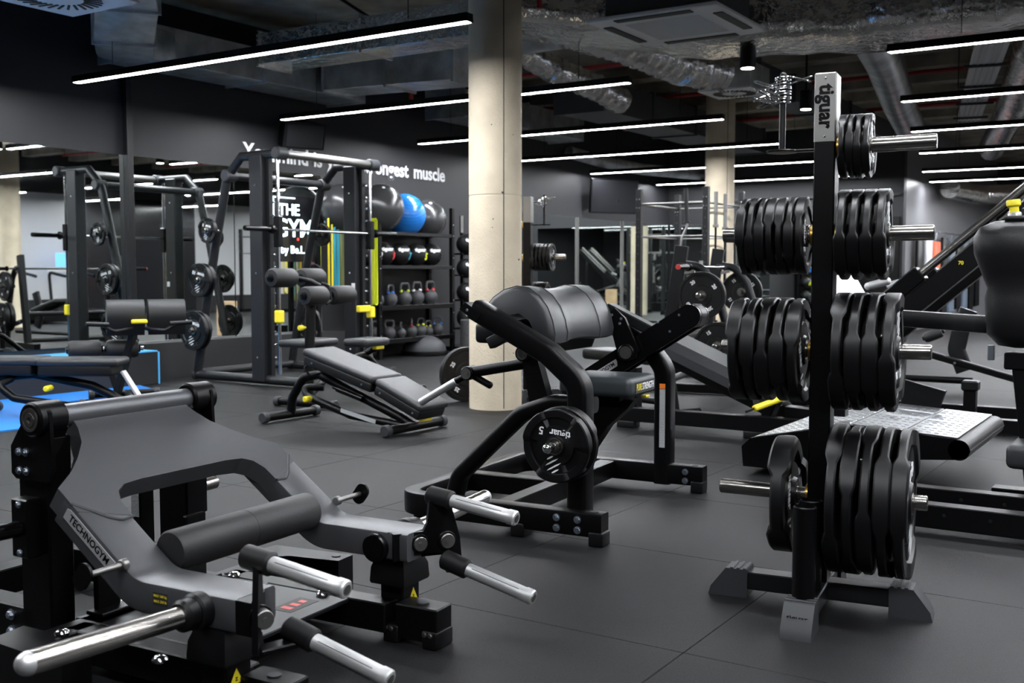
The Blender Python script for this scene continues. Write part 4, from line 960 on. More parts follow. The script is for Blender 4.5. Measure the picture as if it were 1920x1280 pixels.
# decline bench with four foam rollers
T = thing('decline_bench', 'decline bench with four black foam rollers on a post, behind the adjustable bench', 'bench', (6.42, 6.16), 4)
g = MB(); g.tube([(-.02, .0, .04), (0, .0, .30), (.06, .02, .92)], .042, 0, 18); po = g.build('roller_post', 'powder', T)
def foam(p, q, r, parent, name='foam_roller'):
    d = (V(q) - V(p)); L = d.length; b = MB(); b.lathe([(r * .45, 0), (r * .86, .004), (r, .025), (r, L - .025), (r * .86, L - .004), (r * .45, L)], p, d, 32); o = b.build(name, 'foam', parent)
    for e, s in ((V(p), -1), (V(q), 1)):
        b = MB(); b.lathe([(r * .42, 0), (r * .4, .014), (r * .2, .018)], e - d.normalized() * (-s) * 0, d * s, 20); b.build('roller_plug', 'gloss_black', o)
for (y, z, xs) in ((.14, 1.065, ((-.29, -.02), (.07, .34))), (-.10, .92, ((-.17, .08), (.17, .44)))):
    for x0_, x1_ in xs: foam((x0_, y, z), (x1_, y, z), .078, T)
    g = MB(); g.cyl((xs[0][1], y, z), (xs[1][0], y, z), .018, 14); g.build('roller_axle', 'chrome', T)
g = MB(); g.tube([(.02, .14, 1.065), (.06, .02, 1.04), (.12, -.06, .98), (.12, -.10, .92)], .02, .05, 12); g.tube([(.10, -.06, 1.02), (.14, -.10, 1.0), (.15, -.12, .88), (.11, -.10, .85)], .014, .02, 10); g.build('roller_yoke', 'powder_grey', T)
g = MB(); g.cyl((-.04, -.0, .66), (-.12, -.01, .66), .011, 12); g.cyl((-.08, -.01, .66), (-.13, -.01, .66), .022, 18, ch=.006); g.build('pop_pin', 'yellow', T, label='yellow pull pin')
g = MB(); g.rbox((.42, .35, .50), (.5, .28, .06), .025, 3); g.build('back_pad', 'leather', T)
g = MB(); g.rbox((.72, -.05, .50), (.36, .26, .07), .03, 3); st2 = g.build('seat_pad', 'leather', T); g = MB(); g.rbox((.78, -.13, .45), (.12, .05, .03), .006, 2); g.build('seat_lever', 'yellow', T)
foot_tube(T, (-.05, -.3, .04), (-.05, .3, .04)); foot_tube(T, (1.3, -.25, .04), (1.3, .4, .04))
g = MB(); g.tube([(0, 0, .1), (.5, .1, .30), (.9, .1, .38), (1.3, .1, .05)], .032, .2, 14); g.tube([(.9, .1, .38), (.95, -.05, .46)], .03); g.tube([(.5, .1, .3), (.55, .33, .47)], .03); g.build('main_beam', 'powder', T)

# left bench
T = thing('adjustable_bench', 'flat padded bench at the left edge on the blue mat', 'bench', (4.95, 7.35), 0)
g = MB(); g.M = Matrix.Rotation(R(-57), 4, 'Z')
g.rbox((.18, .0, .43), (.62, .30, .06), .028, 4); g.build('seat_pad', 'leather', T, label='dark padded cushion')
g = MB(); g.M = Matrix.Rotation(R(-57), 4, 'Z'); g.rbox((-.42, .02, .435), (.60, .31, .06), .028, 4); g.build('back_pad', 'leather', T)
g = MB(); g.M = Matrix.Rotation(R(-57), 4, 'Z'); g.rbox((.16, 0, .37), (.56, .27, .09), .02, 3); g.rbox((-.42, .02, .375), (.5, .28, .09), .02, 3); g.build('pad_shell', 'soft_black', T)
rot = Matrix.Rotation(R(-57), 3, 'Z'); rv_ = lambda x, y, z: rot @ V((x, y, z))
foot_tube(T, rv_(-.62, -.27, .05), rv_(-.62, .27, .05)); foot_tube(T, rv_(.62, -.28, .05), rv_(.62, .28, .05))
g = MB(); g.tube([rv_(-.62, 0, .05), rv_(-.55, 0, .30), rv_(-.2, 0, .33), rv_(.25, 0, .24), rv_(.62, 0, .05)], .035, .12, 14); g.tube([rv_(-.35, -.05, .3), rv_(-.42, -.13, .26), rv_(-.3, -.13, .16), rv_(.1, -.1, .1)], .03, .08, 14); g.build('main_beam', 'powder', T)
g = MB(); g.cyl(rv_(-.02, -.12, .24), rv_(-.02, -.22, .24), .022, 18, ch=.006); g.build('pop_pin', 'yellow', T, label='yellow pull pin')
g = MB(); g.tube([rv_(-.55, -.12, .30), rv_(-.60, -.15, .26), rv_(-.60, -.15, .12), rv_(-.55, -.12, .08)], .012, .03, 10); g.build('grab_loop', 'powder', T)
g = MB(); g.beam(rv_(.50, -.05, .36), rv_(.64, -.05, .13), .08, .02); g.build('front_leg', 'alu', T)

# hyperextension bench behind
T = thing('hyperextension_bench', 'hyperextension bench with two hip pads and two foam rollers near the mirror', 'bench', (5.75, 7.65), -33)
for x in (-.19, .14):
    g = MB(); g.M = Matrix.Translation((x + .21, 0, .76)) @ Matrix.Rotation(R(28), 4, 'X')
    sec = [(-.12, -.14), (-.13, .02), (-.09, .10), (-.02, .13), (.05, .11), (.09, .05), (.09, -.06), (.04, -.14)]
    g.prism(sec, lambda u, v: V((-.15, u, v)), lambda u, v: V((.15, u, v))); g.build('hip_pad', 'foam', T, sharp=50, label='rounded hip pad')
foam((-.43, .1, .46), (-.17, .1, .46), .078, T); foam((-.13, .1, .46), (.13, .1, .46), .078, T)
g = MB(); g.cyl((-.45, .1, .46), (.17, .1, .46), .02, 14); g.build('roller_axle', 'chrome', T)
g = MB(); g.rbox((.12, -.16, .70), (.13, .06, .035), .014, 3); g.build('adjuster_grip', 'yellow', T, label='yellow adjuster grip')
for s in (-1, 1):
    g = MB(); g.tube([(.12 + s * .05, -.10, .64), (.12 + s * .2, -.18, .62), (.12 + s * .28, -.2, .67)], .016, .06, 12); g.cyl((.12 + s * .24, -.2, .68), (.12 + s * .42, -.22, .69), .019, 16, ch=.004); g.build('side_handle', 'powder_grey', T)
g = MB(); g.beam((.1, 0, .66), (-.05, .1, .08), .07, .05); g.beam((-.05, .1, .1), (-.16, .1, .46), .05, .05); g.build('main_beam', 'powder_grey', T)
foot_tube(T, (-.35, -.35, .05), (.55, -.35, .05)); foot_tube(T, (-.25, .35, .05), (.3, .35, .05))
g = MB(); g.tube([(.05, -.35, .05), (.05, .35, .05)], .03); g.build('floor_beam', 'powder', T)

# ================================================================ SMITH MACHINE
SX, SY = 7.41, 7.75
T = thing('smith_machine', 'tall smith machine with a chrome-railed bar and storage plates, in front of the mirror', 'gym machine', (SX, SY), 0)
W_ = 1.35
for s, x in ((0, 0.), (1, W_)):
    g = MB(); g.box((x, -.02, 1.14), (.13, .17, 2.2), .008); up = g.build('upright', 'smith_paint', T)
    bolts([(x - .065, -.02, z) for z in (.28, 1.1, 1.95)], (-1, 0, 0), .01, .004, up, 'zinc', washer=False)
    g = MB(); g.box((x + .02, -.13, 1.15), (.05, .045, 2.1), .003); sc = g.build('slot_rail', 'powder_grey', T)
    me = MB().cyl((0, 0, 0), (0, -.045, 0), .012, 10, ch=.003).mesh('catch_peg')
    for k in range(15): link('catch_peg', me, 'chrome', sc, loc=(x + .02, -.15, .28 + k * .125))
    g = MB(); g.cyl((x + .02, -.24, .12), (x + .02, -.24, 2.2), .017, 18); g.build('guide_rod', 'chrome', T, label='polished guide rod')
    g = MB(); g.box((x + .02, -.24, .68), (.075, .075, .12), .01); g.build('safety_stop', 'yellow', T, label='yellow safety stop')
    if s: 
        g = MB(); g.box((x - .1, -.24, .72), (.18, .05, .07), .008); g.build('safety_stop', 'yellow', T)
    g = MB(); g.box((x + .02, -.24, 1.50), (.065, .075, .30), .008); g.build('bar_carriage', 'gloss_black', T)
    g = MB(); g.tube([(x, -.30, 2.24), (x, .22, 2.24), (x, .43, 2.05), (x, .62, 1.38), (x, .80, .62), (x, .92, .06)], .045, [.0, .22, .0, .0], 18); g.build('rear_leg', 'smith_paint', T, label='curved rear leg')
    g = MB(); g.tube([(x, -.55, .06), (x, .94, .06)], .045, 0, 18); bt = g.build('floor_tube', 'smith_paint', T)
    for y in (-.55, .94):
        g = MB(); g.cyl((x, y - .02, .06), (x, y + .02, .06), .052, 20, ch=.005); g.build('end_cap', 'cap_grey', bt)
    for y in (-.30, .40):
        g = MB(); g.cyl((x - .07, y, 2.24 if y < 0 else 2.06), (x + .07, y, 2.24 if y < 0 else 2.06), .06, 20, ch=.01); g.build('joint_collar', 'cap_grey', T)
    for z, y in ((1.52, .56), (1.03, .69), (.52, .79)):
        sg = -1 if s == 0 else 1
        g = MB(); g.cyl((x, y, z), (x + sg * .20, y, z), .0245, 20, ch=.003); g.build('storage_horn', 'steel', T)
for y, z, m in ((-.30, 2.24, 'brushed'), (.40, 2.06, 'smith_paint'), (.90, .08, 'smith_paint')):
    g = MB(); g.cyl((0, y, z), (W_, y, z), .04, 20); g.build('cross_tube', m, T)
g = MB(); g.cyl((-.10, -.24, 1.52), (W_ + .10, -.24, 1.52), .0145, 18); bar = g.build('lifting_bar', 'chrome', T)
for s, x in ((-1, -.05), (1, W_ + .09)):
    g = MB(); g.cyl((x, -.24, 1.52), (x + s * .36, -.24, 1.52), .0245, 20, ch=.002); g.cyl((x, -.24, 1.52), (x + s * .03, -.24, 1.52), .045, 20, ch=.006); g.build('bar_sleeve', 'gloss_black', bar)
g = MB(); g.rbox((W_ - .066, -.07, .96), (.001, .05, .06), .0004, 1); g.build('label_sticker', 'white', T)
for z, y, r, nm in ((1.52, .56, .125, 'upper'), (1.03, .69, .17, 'middle'), (.52, .79, .20, 'lower')):
    weight_plate((SX - .15, SY + y, z), 0, r, .045, 'weight plate with claw print on the %s storage horn of the smith machine' % nm, -1, {.125: '5', .17: '10', .2: '20'}[r], 192, 'plates stored on the smith machine')
    if z < 1.5: weight_plate((SX - .10, SY + y, z), 0, r, .045, 'second weight plate, behind the printed one, on the %s horn of the smith machine' % nm, 0, '5', 60, 'plates stored on the smith machine')
    weight_plate((SX + W_ + .13, SY + y, z), 0, r, .045, 'weight plate on the far %s storage horn of the smith machine' % nm, 1, '5', 30, 'plates stored on the smith machine')
# loudspeaker on the wall
T = thing('wall_speaker', 'black loudspeaker on the wall above the smith machine', 'speaker', (9.25, 8.98, 2.72), -20)
g = MB(); g.at(rx=14); g.prism([(-.2, .13), (.2, .13), (.26, -.14), (-.26, -.14)], lambda u, v: V((u, v, -.15)), lambda u, v: V((u, v, .15))); g.build('cabinet', 'powder', T)
g = MB(); g.at(rx=14); g.box((0, -.145, 0), (.46, .012, .27), .004); g.build('grille_cloth', 'powder_grey', T)
g = MB(); g.beam((0, .1, 0), (0.05, .20, 0), .06, .1); g.build('wall_bracket', 'powder', T)
# glowing panel before the mirror, standing in for a sign's reflection
T = thing('sign_reflection', 'glowing white THE GYM sign on a dark panel behind the smith machine', 'sign', (9.36, 9.165, 1.62))
g = MB(); g.box((0, 0, 0), (.78, .016, .78), .003); pn = g.build('sign_panel', 'screen', T)
g = MB(); g.box((-.2, -.01, .365), (.36, .006, .014), 0); g.box((-.375, -.01, .25), (.014, .006, .24), 0); g.build('sign_outline', 'sign_reflection_glow', T)
text('THE', .19, 'sign_reflection_glow', T, (-.12, -.012, .22), (1, 0, 0), (0, 0, 1), .002, .012); text('GYM', .30, 'sign_reflection_glow', T, (-.04, -.012, .0), (1, 0, 0), (0, 0, 1), .002, .012)
text('by Be.L.A.', .13, 'sign_reflection_glow', T, (0, -.012, -.25), (1, 0, 0), (0, 0, 1), .002, .008)
g = MB(); g.cyl((.02, -.009, -.12), (.02, -.014, -.12), .018, 12); g.build('sign_dot', 'exit_red', T)
# ================================================================ BALL AND KETTLEBELL RACK
RX, RY = 10.36, 8.72; RW = 1.55; RD = .40
T = thing('storage_rack', 'black four-shelf storage rack holding gym balls and kettlebells', 'rack', (RX, RY), 0)
for x in (0, RW):
    for y in (0, RD):
        g = MB(); g.box((x, y, .99), (.06, .05, 1.98), .004); up = g.build('upright', 'powder', T)
        if y == 0: bolts([(x + .0, -.025, z) for z in (.3, .55, .72, 1.15, 1.3, 1.6, 1.75)], (0, -1, 0), .009, .004, up, 'zinc', washer=False)
SH = (1.60, 1.17, .66, .235)
for z in SH[:2]:
    for y, dz in ((0, 0), (RD - .04, .0)):
        g = MB(); g.box((RW / 2, y, z), (RW, .04, .045), .004); g.build('shelf_rail', 'powder_grey', T)
for z in SH[2:]:
    g = MB(); g.box((RW / 2, RD / 2 - .02, z), (RW - .04, RD, .02), .003); g.box((RW / 2, -.02, z - .01), (RW, .03, .06), .004); g.build('shelf_board', 'powder', T)
g = MB(); g.box((RW / 2, RD + .02, 1.0), (RW, .01, 1.2), 0); g.build('back_panel', 'powder', T)
# gym balls
def gym_ball(x, y, z, r, m, label, ribs=False):
    t = thing('gym_ball', label, 'gym ball', (x, y, z), 0, 'gym balls on the top shelf')
    b = MB(); n = 40; prof = []
    for k in range(81):
        a = math.pi * k / 80; rr = r * (1 + (.006 * math.cos(k * 1.57) if ribs and 8 < k < 72 else 0)); prof.append((max(1e-4, rr * math.sin(a)), -rr * math.cos(a)))
    b.lathe(prof, (0, 0, 0), (-.35, -.5, .8), n); b.build('skin', m, t, sharp=80)
    b = MB(); d = V((-.35, -.5, .8)).normalized(); b.cyl(d * r * .99, d * r * 1.015, .02, 14, ch=.004); b.build('valve_plug', 'white', t)
zb = 1.62
gym_ball(9.78, 8.83, zb + .27, .29, 'ball_grey', 'dark grey gym ball half hidden by the smith machine upright')
gym_ball(RX + .18, 8.85, zb + .30, .31, 'ball_grey', 'big dark grey gym ball left of the blue one')
gym_ball(RX + .70, 8.86, zb + .235, .275, 'ball_blue', 'ribbed blue gym ball on the top shelf', True)
gym_ball(RX + 1.20, 8.88, zb + .20, .262, 'ball_grey', 'silver grey gym ball right of the blue one')
# medicine balls
def med_ball(x, z, r, m, num, label, loc=None):
    t = thing('medicine_ball', label, 'medicine ball', loc or (x, 8.90, z), 0, 'medicine balls')
    b = MB(); b.sphere((0, 0, 0), r, 36); b.build('shell', 'soft_black', t, sharp=80)
    for (az, el, sz, mm, body) in ((-115, 22, .07, 'white_letter', 'tiguar'), (-75, -12, .13, m, num)):
        d = V((math.cos(R(az)) * math.cos(R(el)), math.sin(R(az)) * math.cos(R(el)), math.sin(R(el)))); xd = V((0, 0, 1)).cross(d); text(body, sz, mm, t, d * (r + .003), xd, d.cross(xd), .004, .03, 'print')
for k, (x, m, num, lb) in enumerate(((.02, 'white_letter', '12', 'leftmost medicine ball, half hidden by the rack post'), (.29, 'red', '9', 'plain black medicine ball, second on its shelf'), (.62, 'teal', '7', 'black medicine ball with a turquoise number'), (.97, 'lime', '5', 'black medicine ball with a yellow-green number'), (1.30, 'cap_grey', '3', 'rightmost black medicine ball with a grey number'))):
    med_ball(RX + x, 1.31 + .03, .155, m, num, lb)
# kettlebells
KB = {}
def kb_meshes():
    if KB: return KB
    b = MB(); prof = [(.055, 0), (.062, .004)] + [(.088 * math.sin(R(a)), .085 - .088 * math.cos(R(a))) for a in range(50, 165, 9)]; prof.append((.012, .172)); b.lathe(prof, n=28); KB['body'] = b.mesh('bell_body', 60)
    b = MB(); b.tube([(-.045, 0, .14), (-.072, 0, .20), (-.058, 0, .262), (.058, 0, .262), (.072, 0, .20), (.045, 0, .14)], .0155, .035, 14, 6); KB['handle'] = b.mesh('bell_handle', 60)
    b = MB(); b.lathe([(.0165, -.012), (.0195, -.010), (.0195, .010), (.0165, .012)], (0, 0, 0), (-.41, 0, .91), 16); KB['band'] = b.mesh('bell_band')
    b = MB(); b.lathe([(.001, 0), (.045, .0), (.047, .003)], (0, 0, 0), (0, -1, 0), 24); KB['mark'] = b.mesh('bell_mark')
    return KB
def kettlebell(x, y, z, s, m, yaw, label):
    k = kb_meshes(); t = thing('kettlebell', label, 'kettlebell', (x, y, z), yaw, 'kettlebells on the rack'); t.scale = (s, s, s)
    link('bell_body', k['body'], 'iron', t); link('bell_handle', k['handle'], 'iron', t)
    for sg in (-1, 1):
        me = k['band'].copy(); me.materials.clear(); me.materials.append(MATS[m]); o = link('colour_band', me, None, t, loc=(sg * .060, 0, .172)); o.scale = (sg * -1, 1, 1) if sg > 0 else (1, 1, 1)
KBU = [(.12, 'pink', 'pink', 0.95), (.38, 'blue', 'blue', 1.0), (.67, 'green', 'green', 1.08), (.93, 'white', 'red and white', 1.12), (1.22, 'red', 'red', 1.15)]
for k, (x, m, cn, s) in enumerate(KBU): kettlebell(RX + x, RY + .13, .671, s, m, rnd.uniform(-15, 25), 'kettlebell with %s handle bands on the upper kettlebell shelf' % cn)
KBL = [(.10, 'iron', 'plain grey', 'leftmost'), (.36, 'iron', 'plain grey', 'second'), (.60, 'cap_grey', 'small plain', 'third'), (.82, 'red', 'red-banded', 'fourth'), (1.02, 'lime', 'yellow-banded', 'fifth'), (1.19, 'yellow', 'small yellow-banded', 'sixth'), (1.40, 'blue', 'blue-banded', 'last')]
for x, m, cn, o_ in KBL: kettlebell(RX + x, RY + .14, .246, .9 if 'small' not in cn else .75, m, rnd.uniform(-40, 40), '%s kettlebell, %s in the bottom row of the rack' % (cn, o_))
# balance dome
T = thing('balance_dome', 'grey half-ball balance trainer on the floor under the rack', 'balance trainer', (RX + .98, RY + .05), 0)
g = MB(); g.lathe([(.30, 0), (.315, .01), (.315, .05), (.30, .06)], n=40); g.build('platform', 'powder', T)
g = MB(); g.lathe([(.295, .055)] + [(.295 * math.cos(R(a)), .055 + .21 * math.sin(R(a))) for a in range(8, 90, 8)] + [(.003, .265)], n=40); g.build('dome', 'cap_grey', T, sharp=60)
# foam rollers standing beside the rack
for k, (dx, dy, lb) in enumerate(((.02, -.32, 'speckled foam roller standing on end right of the rack'), (.36, -.30, 'second speckled foam roller, next to the column edge'))):
    T = thing('foam_roller', lb, 'foam roller', (RX + RW + dx - .02, RY + dy), 0, 'speckled foam rollers')
    g = MB(); g.lathe([(.05, .004), (.140, .004), (.148, .012), (.148, .45), (.140, .458), (.05, .458)], n=32, closed=True); g.build('roller_body', 'speck', T)
# ball stand beside the rack
T = thing('ball_stand', 'narrow stand stacked with medicine balls beside the column', 'rack', (RX + RW + .42, RY + .12), 0)
for x in (-.13, .13):
    g = MB(); g.box((x, .1, .95), (.05, .05, 1.9), .004); g.build('upright', 'powder', T)
g = MB(); g.box((0, 0, .03), (.4, .4, .06), .004); g.build('foot_plate', 'powder', T)
g = MB(); g.cyl((-.0, .02, 1.66), (0, .02, 1.90), .03, 18); g.build('top_tube', 'brushed', T)
for z in (.45, .85, 1.2, 1.5):
    g = MB(); g.tube([(-.14, -.1, z - .14), (-.14, .1, z - .14), (.14, .1, z - .14), (.14, -.1, z - .14)], .012, .03, 10); g.build('ball_cradle', 'powder', T)
for k, (z, m, num, lb) in enumerate(((1.50, 'pink', '5', 'topmost ball of the narrow stand, with a magenta number'), (1.16, 'blue', '10', 'ball with a blue number on the narrow stand'), (.82, 'lime', '15', 'ball with a green number on the narrow stand'), (.46, 'cap_grey', '20', 'lowest ball of the narrow stand, with a grey number'))):
    med_ball(0, 0, .14, m, num, lb, (RX + RW + .42, RY + .06, z))
# resistance bands hanging on a rail
T = thing('band_rail', 'black rail frame for elastic bands left of the storage rack', 'rack', (9.5, 8.85), 0)
for x in (0, .72):
    g = MB(); g.box((x, .1, .97), (.06, .05, 1.94), .004); g.build('upright', 'powder', T)
g = MB(); g.box((.36, .1, 1.80), (.74, .03, .22), .004); g.build('top_board', 'powder_grey', T)
for k in range(7):
    g = MB(); g.cyl((.06 + k * .1, .09, 1.74), (.06 + k * .1, -.06, 1.755), .009, 10); g.build('hook', 'chrome', T)
def band(x, y, z0, L, wdt, m, label):
    b = MB(); r = .03
    P = [(x - r, y, z0 - L), (x - r, y, z0 - r), (x - r * .7, y, z0 - r * .3), (x, y, z0), (x + r * .7, y, z0 - r * .3), (x + r, y, z0 - r), (x + r, y, z0 - L), (x + r * .7, y, z0 - L - r * .7), (x, y, z0 - L - r), (x - r * .7, y, z0 - L - r * .7)]
    b.sweep(P, rrect(wdt, .006, .002, 1), (0, 1, 0), closed=True); return tag(b.build('elastic_band', m), label, 'elastic band', 'hanging elastic bands')
for k, (m, wdt, L, nm) in enumerate((('yellow', .03, .9, 'narrow yellow'), ('teal', .045, .95, 'turquoise'), ('olive', .05, 1.0, 'olive green'), ('yellow_strap', .03, .92, 'thin orange'), ('olive', .06, 1.05, 'wide olive'), ('pink', .02, .95, 'thin crimson'), ('lime', .085, 1.05, 'wide lime-yellow'))):
    x = 9.56 + k * .1 if k < 6 else 10.28
    band(x, 8.80 - (.06 if k == 6 else 0), 1.775, L, wdt, m, '%s elastic band hanging left of the rack' % nm)

# ================================================================ BACK OF THE ROOM
TL2 = (7.88, 4.95); 
plate_tree(TL2, 105.5, 'second plate tree, half hidden behind the concrete column', (1.524, 1.238, .857, .37), (1.238, .857, .37))
c2, s2 = math.cos(R(-74.5)), math.sin(R(-74.5))
for (sd, z, n, r, t_, nm) in ((1, 1.238, 5, .12, .035, 'second right'), (1, .857, 3, .17, .045, 'third right')):
    for k in range(n):
        x = sd * (.05 + t_ * (k + .5)) if not (sd < 0 and z < .5) else -(.14 + t_ * (k + .5))
        weight_plate((TL2[0] + c2 * x, TL2[1] + s2 * x, z), -74.5, r, t_ * .97, '%s plate on the %s peg of the tree behind the column' % (ORD[k], nm), 1 if (sd > 0 and k == n - 1) else (-1 if sd < 0 and k == n - 1 else 0), '25', 20 * k, 'plates on the far plate tree')
for k in range(4): spring_clip((TL2[0] + c2 * .145, TL2[1] + s2 * .145, 1.68 + k * .018), 60 + k * 70, '%s spring clip on the pole of the far plate tree' % ('lowest', 'second', 'third', 'topmost')[k])
# olympic bench press station with bumper plates
def bumper(loc, yaw, r, t_, num, label, face):
    t = thing('bumper_plate', label, 'weight plate', loc, yaw, 'bumper plates on the press bench')
    b = MB(); h = t_ / 2; b.lathe([(.027, -h), (r * .42, -h), (r * .44, -h * .7), (r * .86, -h * .7), (r * .88, -h), (r * .985, -h), (r, -h * .8), (r, h * .8), (r * .985, h), (r * .88, h), (r * .86, h * .7), (r * .44, h * .7), (r * .42, h), (.027, h)], (0, 0, 0), (1, 0, 0), 48, True); b.build('rubber_body', 'rubber', t)
    b = MB(); b.lathe([(.0255, -h * 1.02), (.045, -h * 1.02), (.045, h * 1.02), (.0255, h * 1.02)], (0, 0, 0), (1, 0, 0), 24, True); b.build('hub_ring', 'steel', t)
    for a in (35, 125, 215, 305):
        d = V((0, math.sin(R(a)), math.cos(R(a)))); text(num, r * .20, 'white_letter', t, V((face * (h * .7 + .001), 0, 0)) + d * r * .65, (0, face * math.cos(R(a)), -face * math.sin(R(a))) if True else 0, d, .0008, .03, 'weight_number')
BX, BY, BYAW = 9.08, 3.91, 9.4
T = thing('press_station', 'bench press station with sloping uprights and bumper plates, right of the concrete column', 'gym machine', (BX, BY), BYAW)
cB, sB = math.cos(R(BYAW)), math.sin(R(BYAW))
def wB(x, y, z): return (BX + cB * x - sB * y, BY + sB * x + cB * y, z)
for x in (0, 1.5):
    g = MB(); g.beam((x, .30, .04), (x, .12, 1.35), .07, .12, .006, (1, 0, 0)); g.build('upright', 'powder_grey', T)
    g = MB(); g.tube([(x, .14, 1.18), (x, -.05, 1.16), (x, -.18, 1.0), (x, -.34, .5), (x, -.42, .05)], .04, .16, 16); g.build('front_brace', 'powder_grey', T)
    g = MB(); g.box((x, .05, .05), (.09, 1.1, .08), .006); g.build('floor_rail', 'powder', T)
    for z in (.90, .45):
        g = MB(); g.cyl((x - .0, -.1 if z > .6 else -.25, z), (x + (.28 if x else -.28), -.1 if z > .6 else -.25, z), .0245, 18, ch=.002); g.build('storage_horn', 'steel', T)
    g = MB(); g.beam((x, .1, 1.10), (x, .0, 1.12), .05, .03); g.build('bar_hook', 'brushed', T)
g = MB(); g.cyl((0, .2, .5), (1.5, .2, .5), .035, 14); g.build('cross_tube', 'powder_grey', T); g = MB(); g.cyl((0, .22, .12), (1.5, .22, .12), .035, 14); g.build('cross_tube', 'powder_grey', T)
for (x, z, y, num, r, lb) in ((-.13, .90, -.1, '20', .215, 'upper near bumper plate on the press station'), (1.63, .90, -.1, '15', .215, 'upper far bumper plate on the press station'), (-.13, .45, -.25, '15', .215, 'lower near bumper plate on the press station'), (-.05, .45, -.25, '15', .215, 'lower bumper plate tucked behind the near one'), (1.63, .45, -.25, '15', .215, 'lower far bumper plate on the press station')):
    bumper(wB(x, y, z), BYAW, r, .06, num, lb, -1)
b_ = thing('barbell', 'chrome barbell with a red end cap racked on the press station', 'barbell', wB(.75, .02, 1.155), BYAW)
g = MB(); g.cyl((-.9, 0, 0), (.9, 0, 0), .014, 16); g.build('shaft', 'chrome', b_)
for s in (-1, 1):
    g = MB(); g.cyl((s * .9, 0, 0), (s * 1.26, 0, 0), .025, 20, ch=.002); g.cyl((s * .89, 0, 0), (s * .92, 0, 0), .037, 20, ch=.004); g.build('sleeve', 'gloss_black', b_)
    g = MB(); g.cyl((s * 1.26, 0, 0), (s * 1.266, 0, 0), .023, 20); g.build('end_cap', 'red', b_)
# bar stand with upright bars in front of the distant column
T = thing('bar_stand', 'vertical bar holder block in front of the distant column', 'rack', (12.7, 5.3), 33)
g = MB(); g.box((0, 0, .12), (.4, .9, .24), .01); g.build('base_block', 'powder', T)
for y in (-.3, -.1, .12, .35):
    g = MB(); g.cyl((0, y, .22), (0, y, .5), .04, 18); g.build('socket', 'powder', T)
def upright_bar(px_off, kind, z1, label):
    c, s = math.cos(R(33)), math.sin(R(33)); t = thing('barbell' if kind == 's' else 'curl_bar', label, 'barbell', (12.7 - s * px_off, 5.3 + c * px_off, .24), 33)
    z1 -= .24
    if kind == 's':
        b = MB(); b.cyl((0, 0, 0), (0, 0, z1 - .4), .0145, 14); b.build('shaft', 'powder', t)
        b = MB(); b.cyl((0, 0, z1 - .42), (0, 0, z1), .025, 18, ch=.003); b.cyl((0, 0, z1 - .45), (0, 0, z1 - .41), .038, 18, ch=.005); b.build('sleeve', 'brushed', t)
    else:
        b = MB(); b.tube([(0, 0, 0), (0, 0, z1 - .85), (0, -.02, z1 - .62), (0, -.09, z1 - .48), (0, -.085, z1 - .4)], .0145, .05, 12); b.build('shaft', 'brushed', t)
        b = MB(); b.cyl((0, -.085, z1 - .42), (0, -.07, z1), .025, 18, ch=.003); b.cyl((0, -.086, z1 - .44), (0, -.085, z1 - .41), .038, 18, ch=.005); b.build('sleeve', 'powder_grey', t)
upright_bar(.35, 'e', 2.16, 'zigzag curl bar standing upright left of the distant column')
upright_bar(-.10, 's', 2.12, 'left of the two tall barbells standing before the distant column')
upright_bar(-.22, 's', 2.09, 'right of the two tall barbells standing before the distant column')
upright_bar(.08, 's', 1.25, 'short bar standing before the distant column')
# power rack
T = thing('power_rack', 'black power rack with chrome crossbars left of the distant column', 'rack', (13.6, 6.7), 0)
for (x, y) in ((0, 0), (1.3, 0), (0, -1.0), (1.3, -1.0)):
    g = MB(); g.box((x, y, 1.13), (.08, .08, 2.26), .004); up = g.build('upright', 'powder_grey', T)
    me = MB().cyl((0, 0, 0), (-.004, 0, 0), .012, 10).mesh('pin_hole')
    for k in range(14): link('pin_hole', me, 'grille', up, loc=(x - .04, y, .4 + k * .12))
    bolts([(x - .04, y + d_, z) for d_ in (-.02, .02) for z in (2.0, 2.12, 1.66)], (-1, 0, 0), .014, .01, up, 'chrome', washer=False)
for a, c in (((0, 0), (0, -1.0)), ((1.3, 0), (1.3, -1.0)), ((0, 0), (1.3, 0)), ((0, -1.0), (1.3, -1.0))):
    g = MB(); g.cyl((*a, 2.05), (*c, 2.05), .016, 14); g.build('cross_bar', 'brushed', T)
    g = MB(); g.cyl((*a, 1.6), (*c, 1.6), .011, 12); g.build('cross_bar', 'brushed', T)
g = MB(); g.box((.65, 0, .05), (1.4, .1, .1), .004); g.box((.65, -1.0, .05), (1.4, .1, .1), .004); g.build('floor_rail', 'powder', T)
for (x_, y_, yw_, nm_) in ((20.5, -2.8, 0, 'first'), (23.5, -2.4, 10, 'second'), (27.0, -2.6, 0, 'third'), (31.0, -2.2, 0, 'fourth')):
    c_ = copy_tree(T); c_.location = (x_, y_, 0); c_.rotation_euler = (0, 0, R(yw_)); c_['label'] = '%s power rack deep in the hall, seen only in the far mirror' % nm_; c_['group'] = 'racks deep in the hall'
# wall television
T = thing('wall_television', 'black television tilted on the wall above the far mirror', 'television', (16.85, 8.80, 2.43), -28)
g = MB(); g.at(rx=5); g.box((0, 0, 0), (1.0, .05, .60), .006); g.build('casing', 'powder', T)
g = MB(); g.at(rx=5); g.box((0, -.027, 0), (.96, .004, .56), 0); g.build('screen', 'screen', T)
g = MB(); g.beam((0, .02, 0), (.19, .36, 0), .2, .2, .004); g.build('wall_mount', 'powder', T)
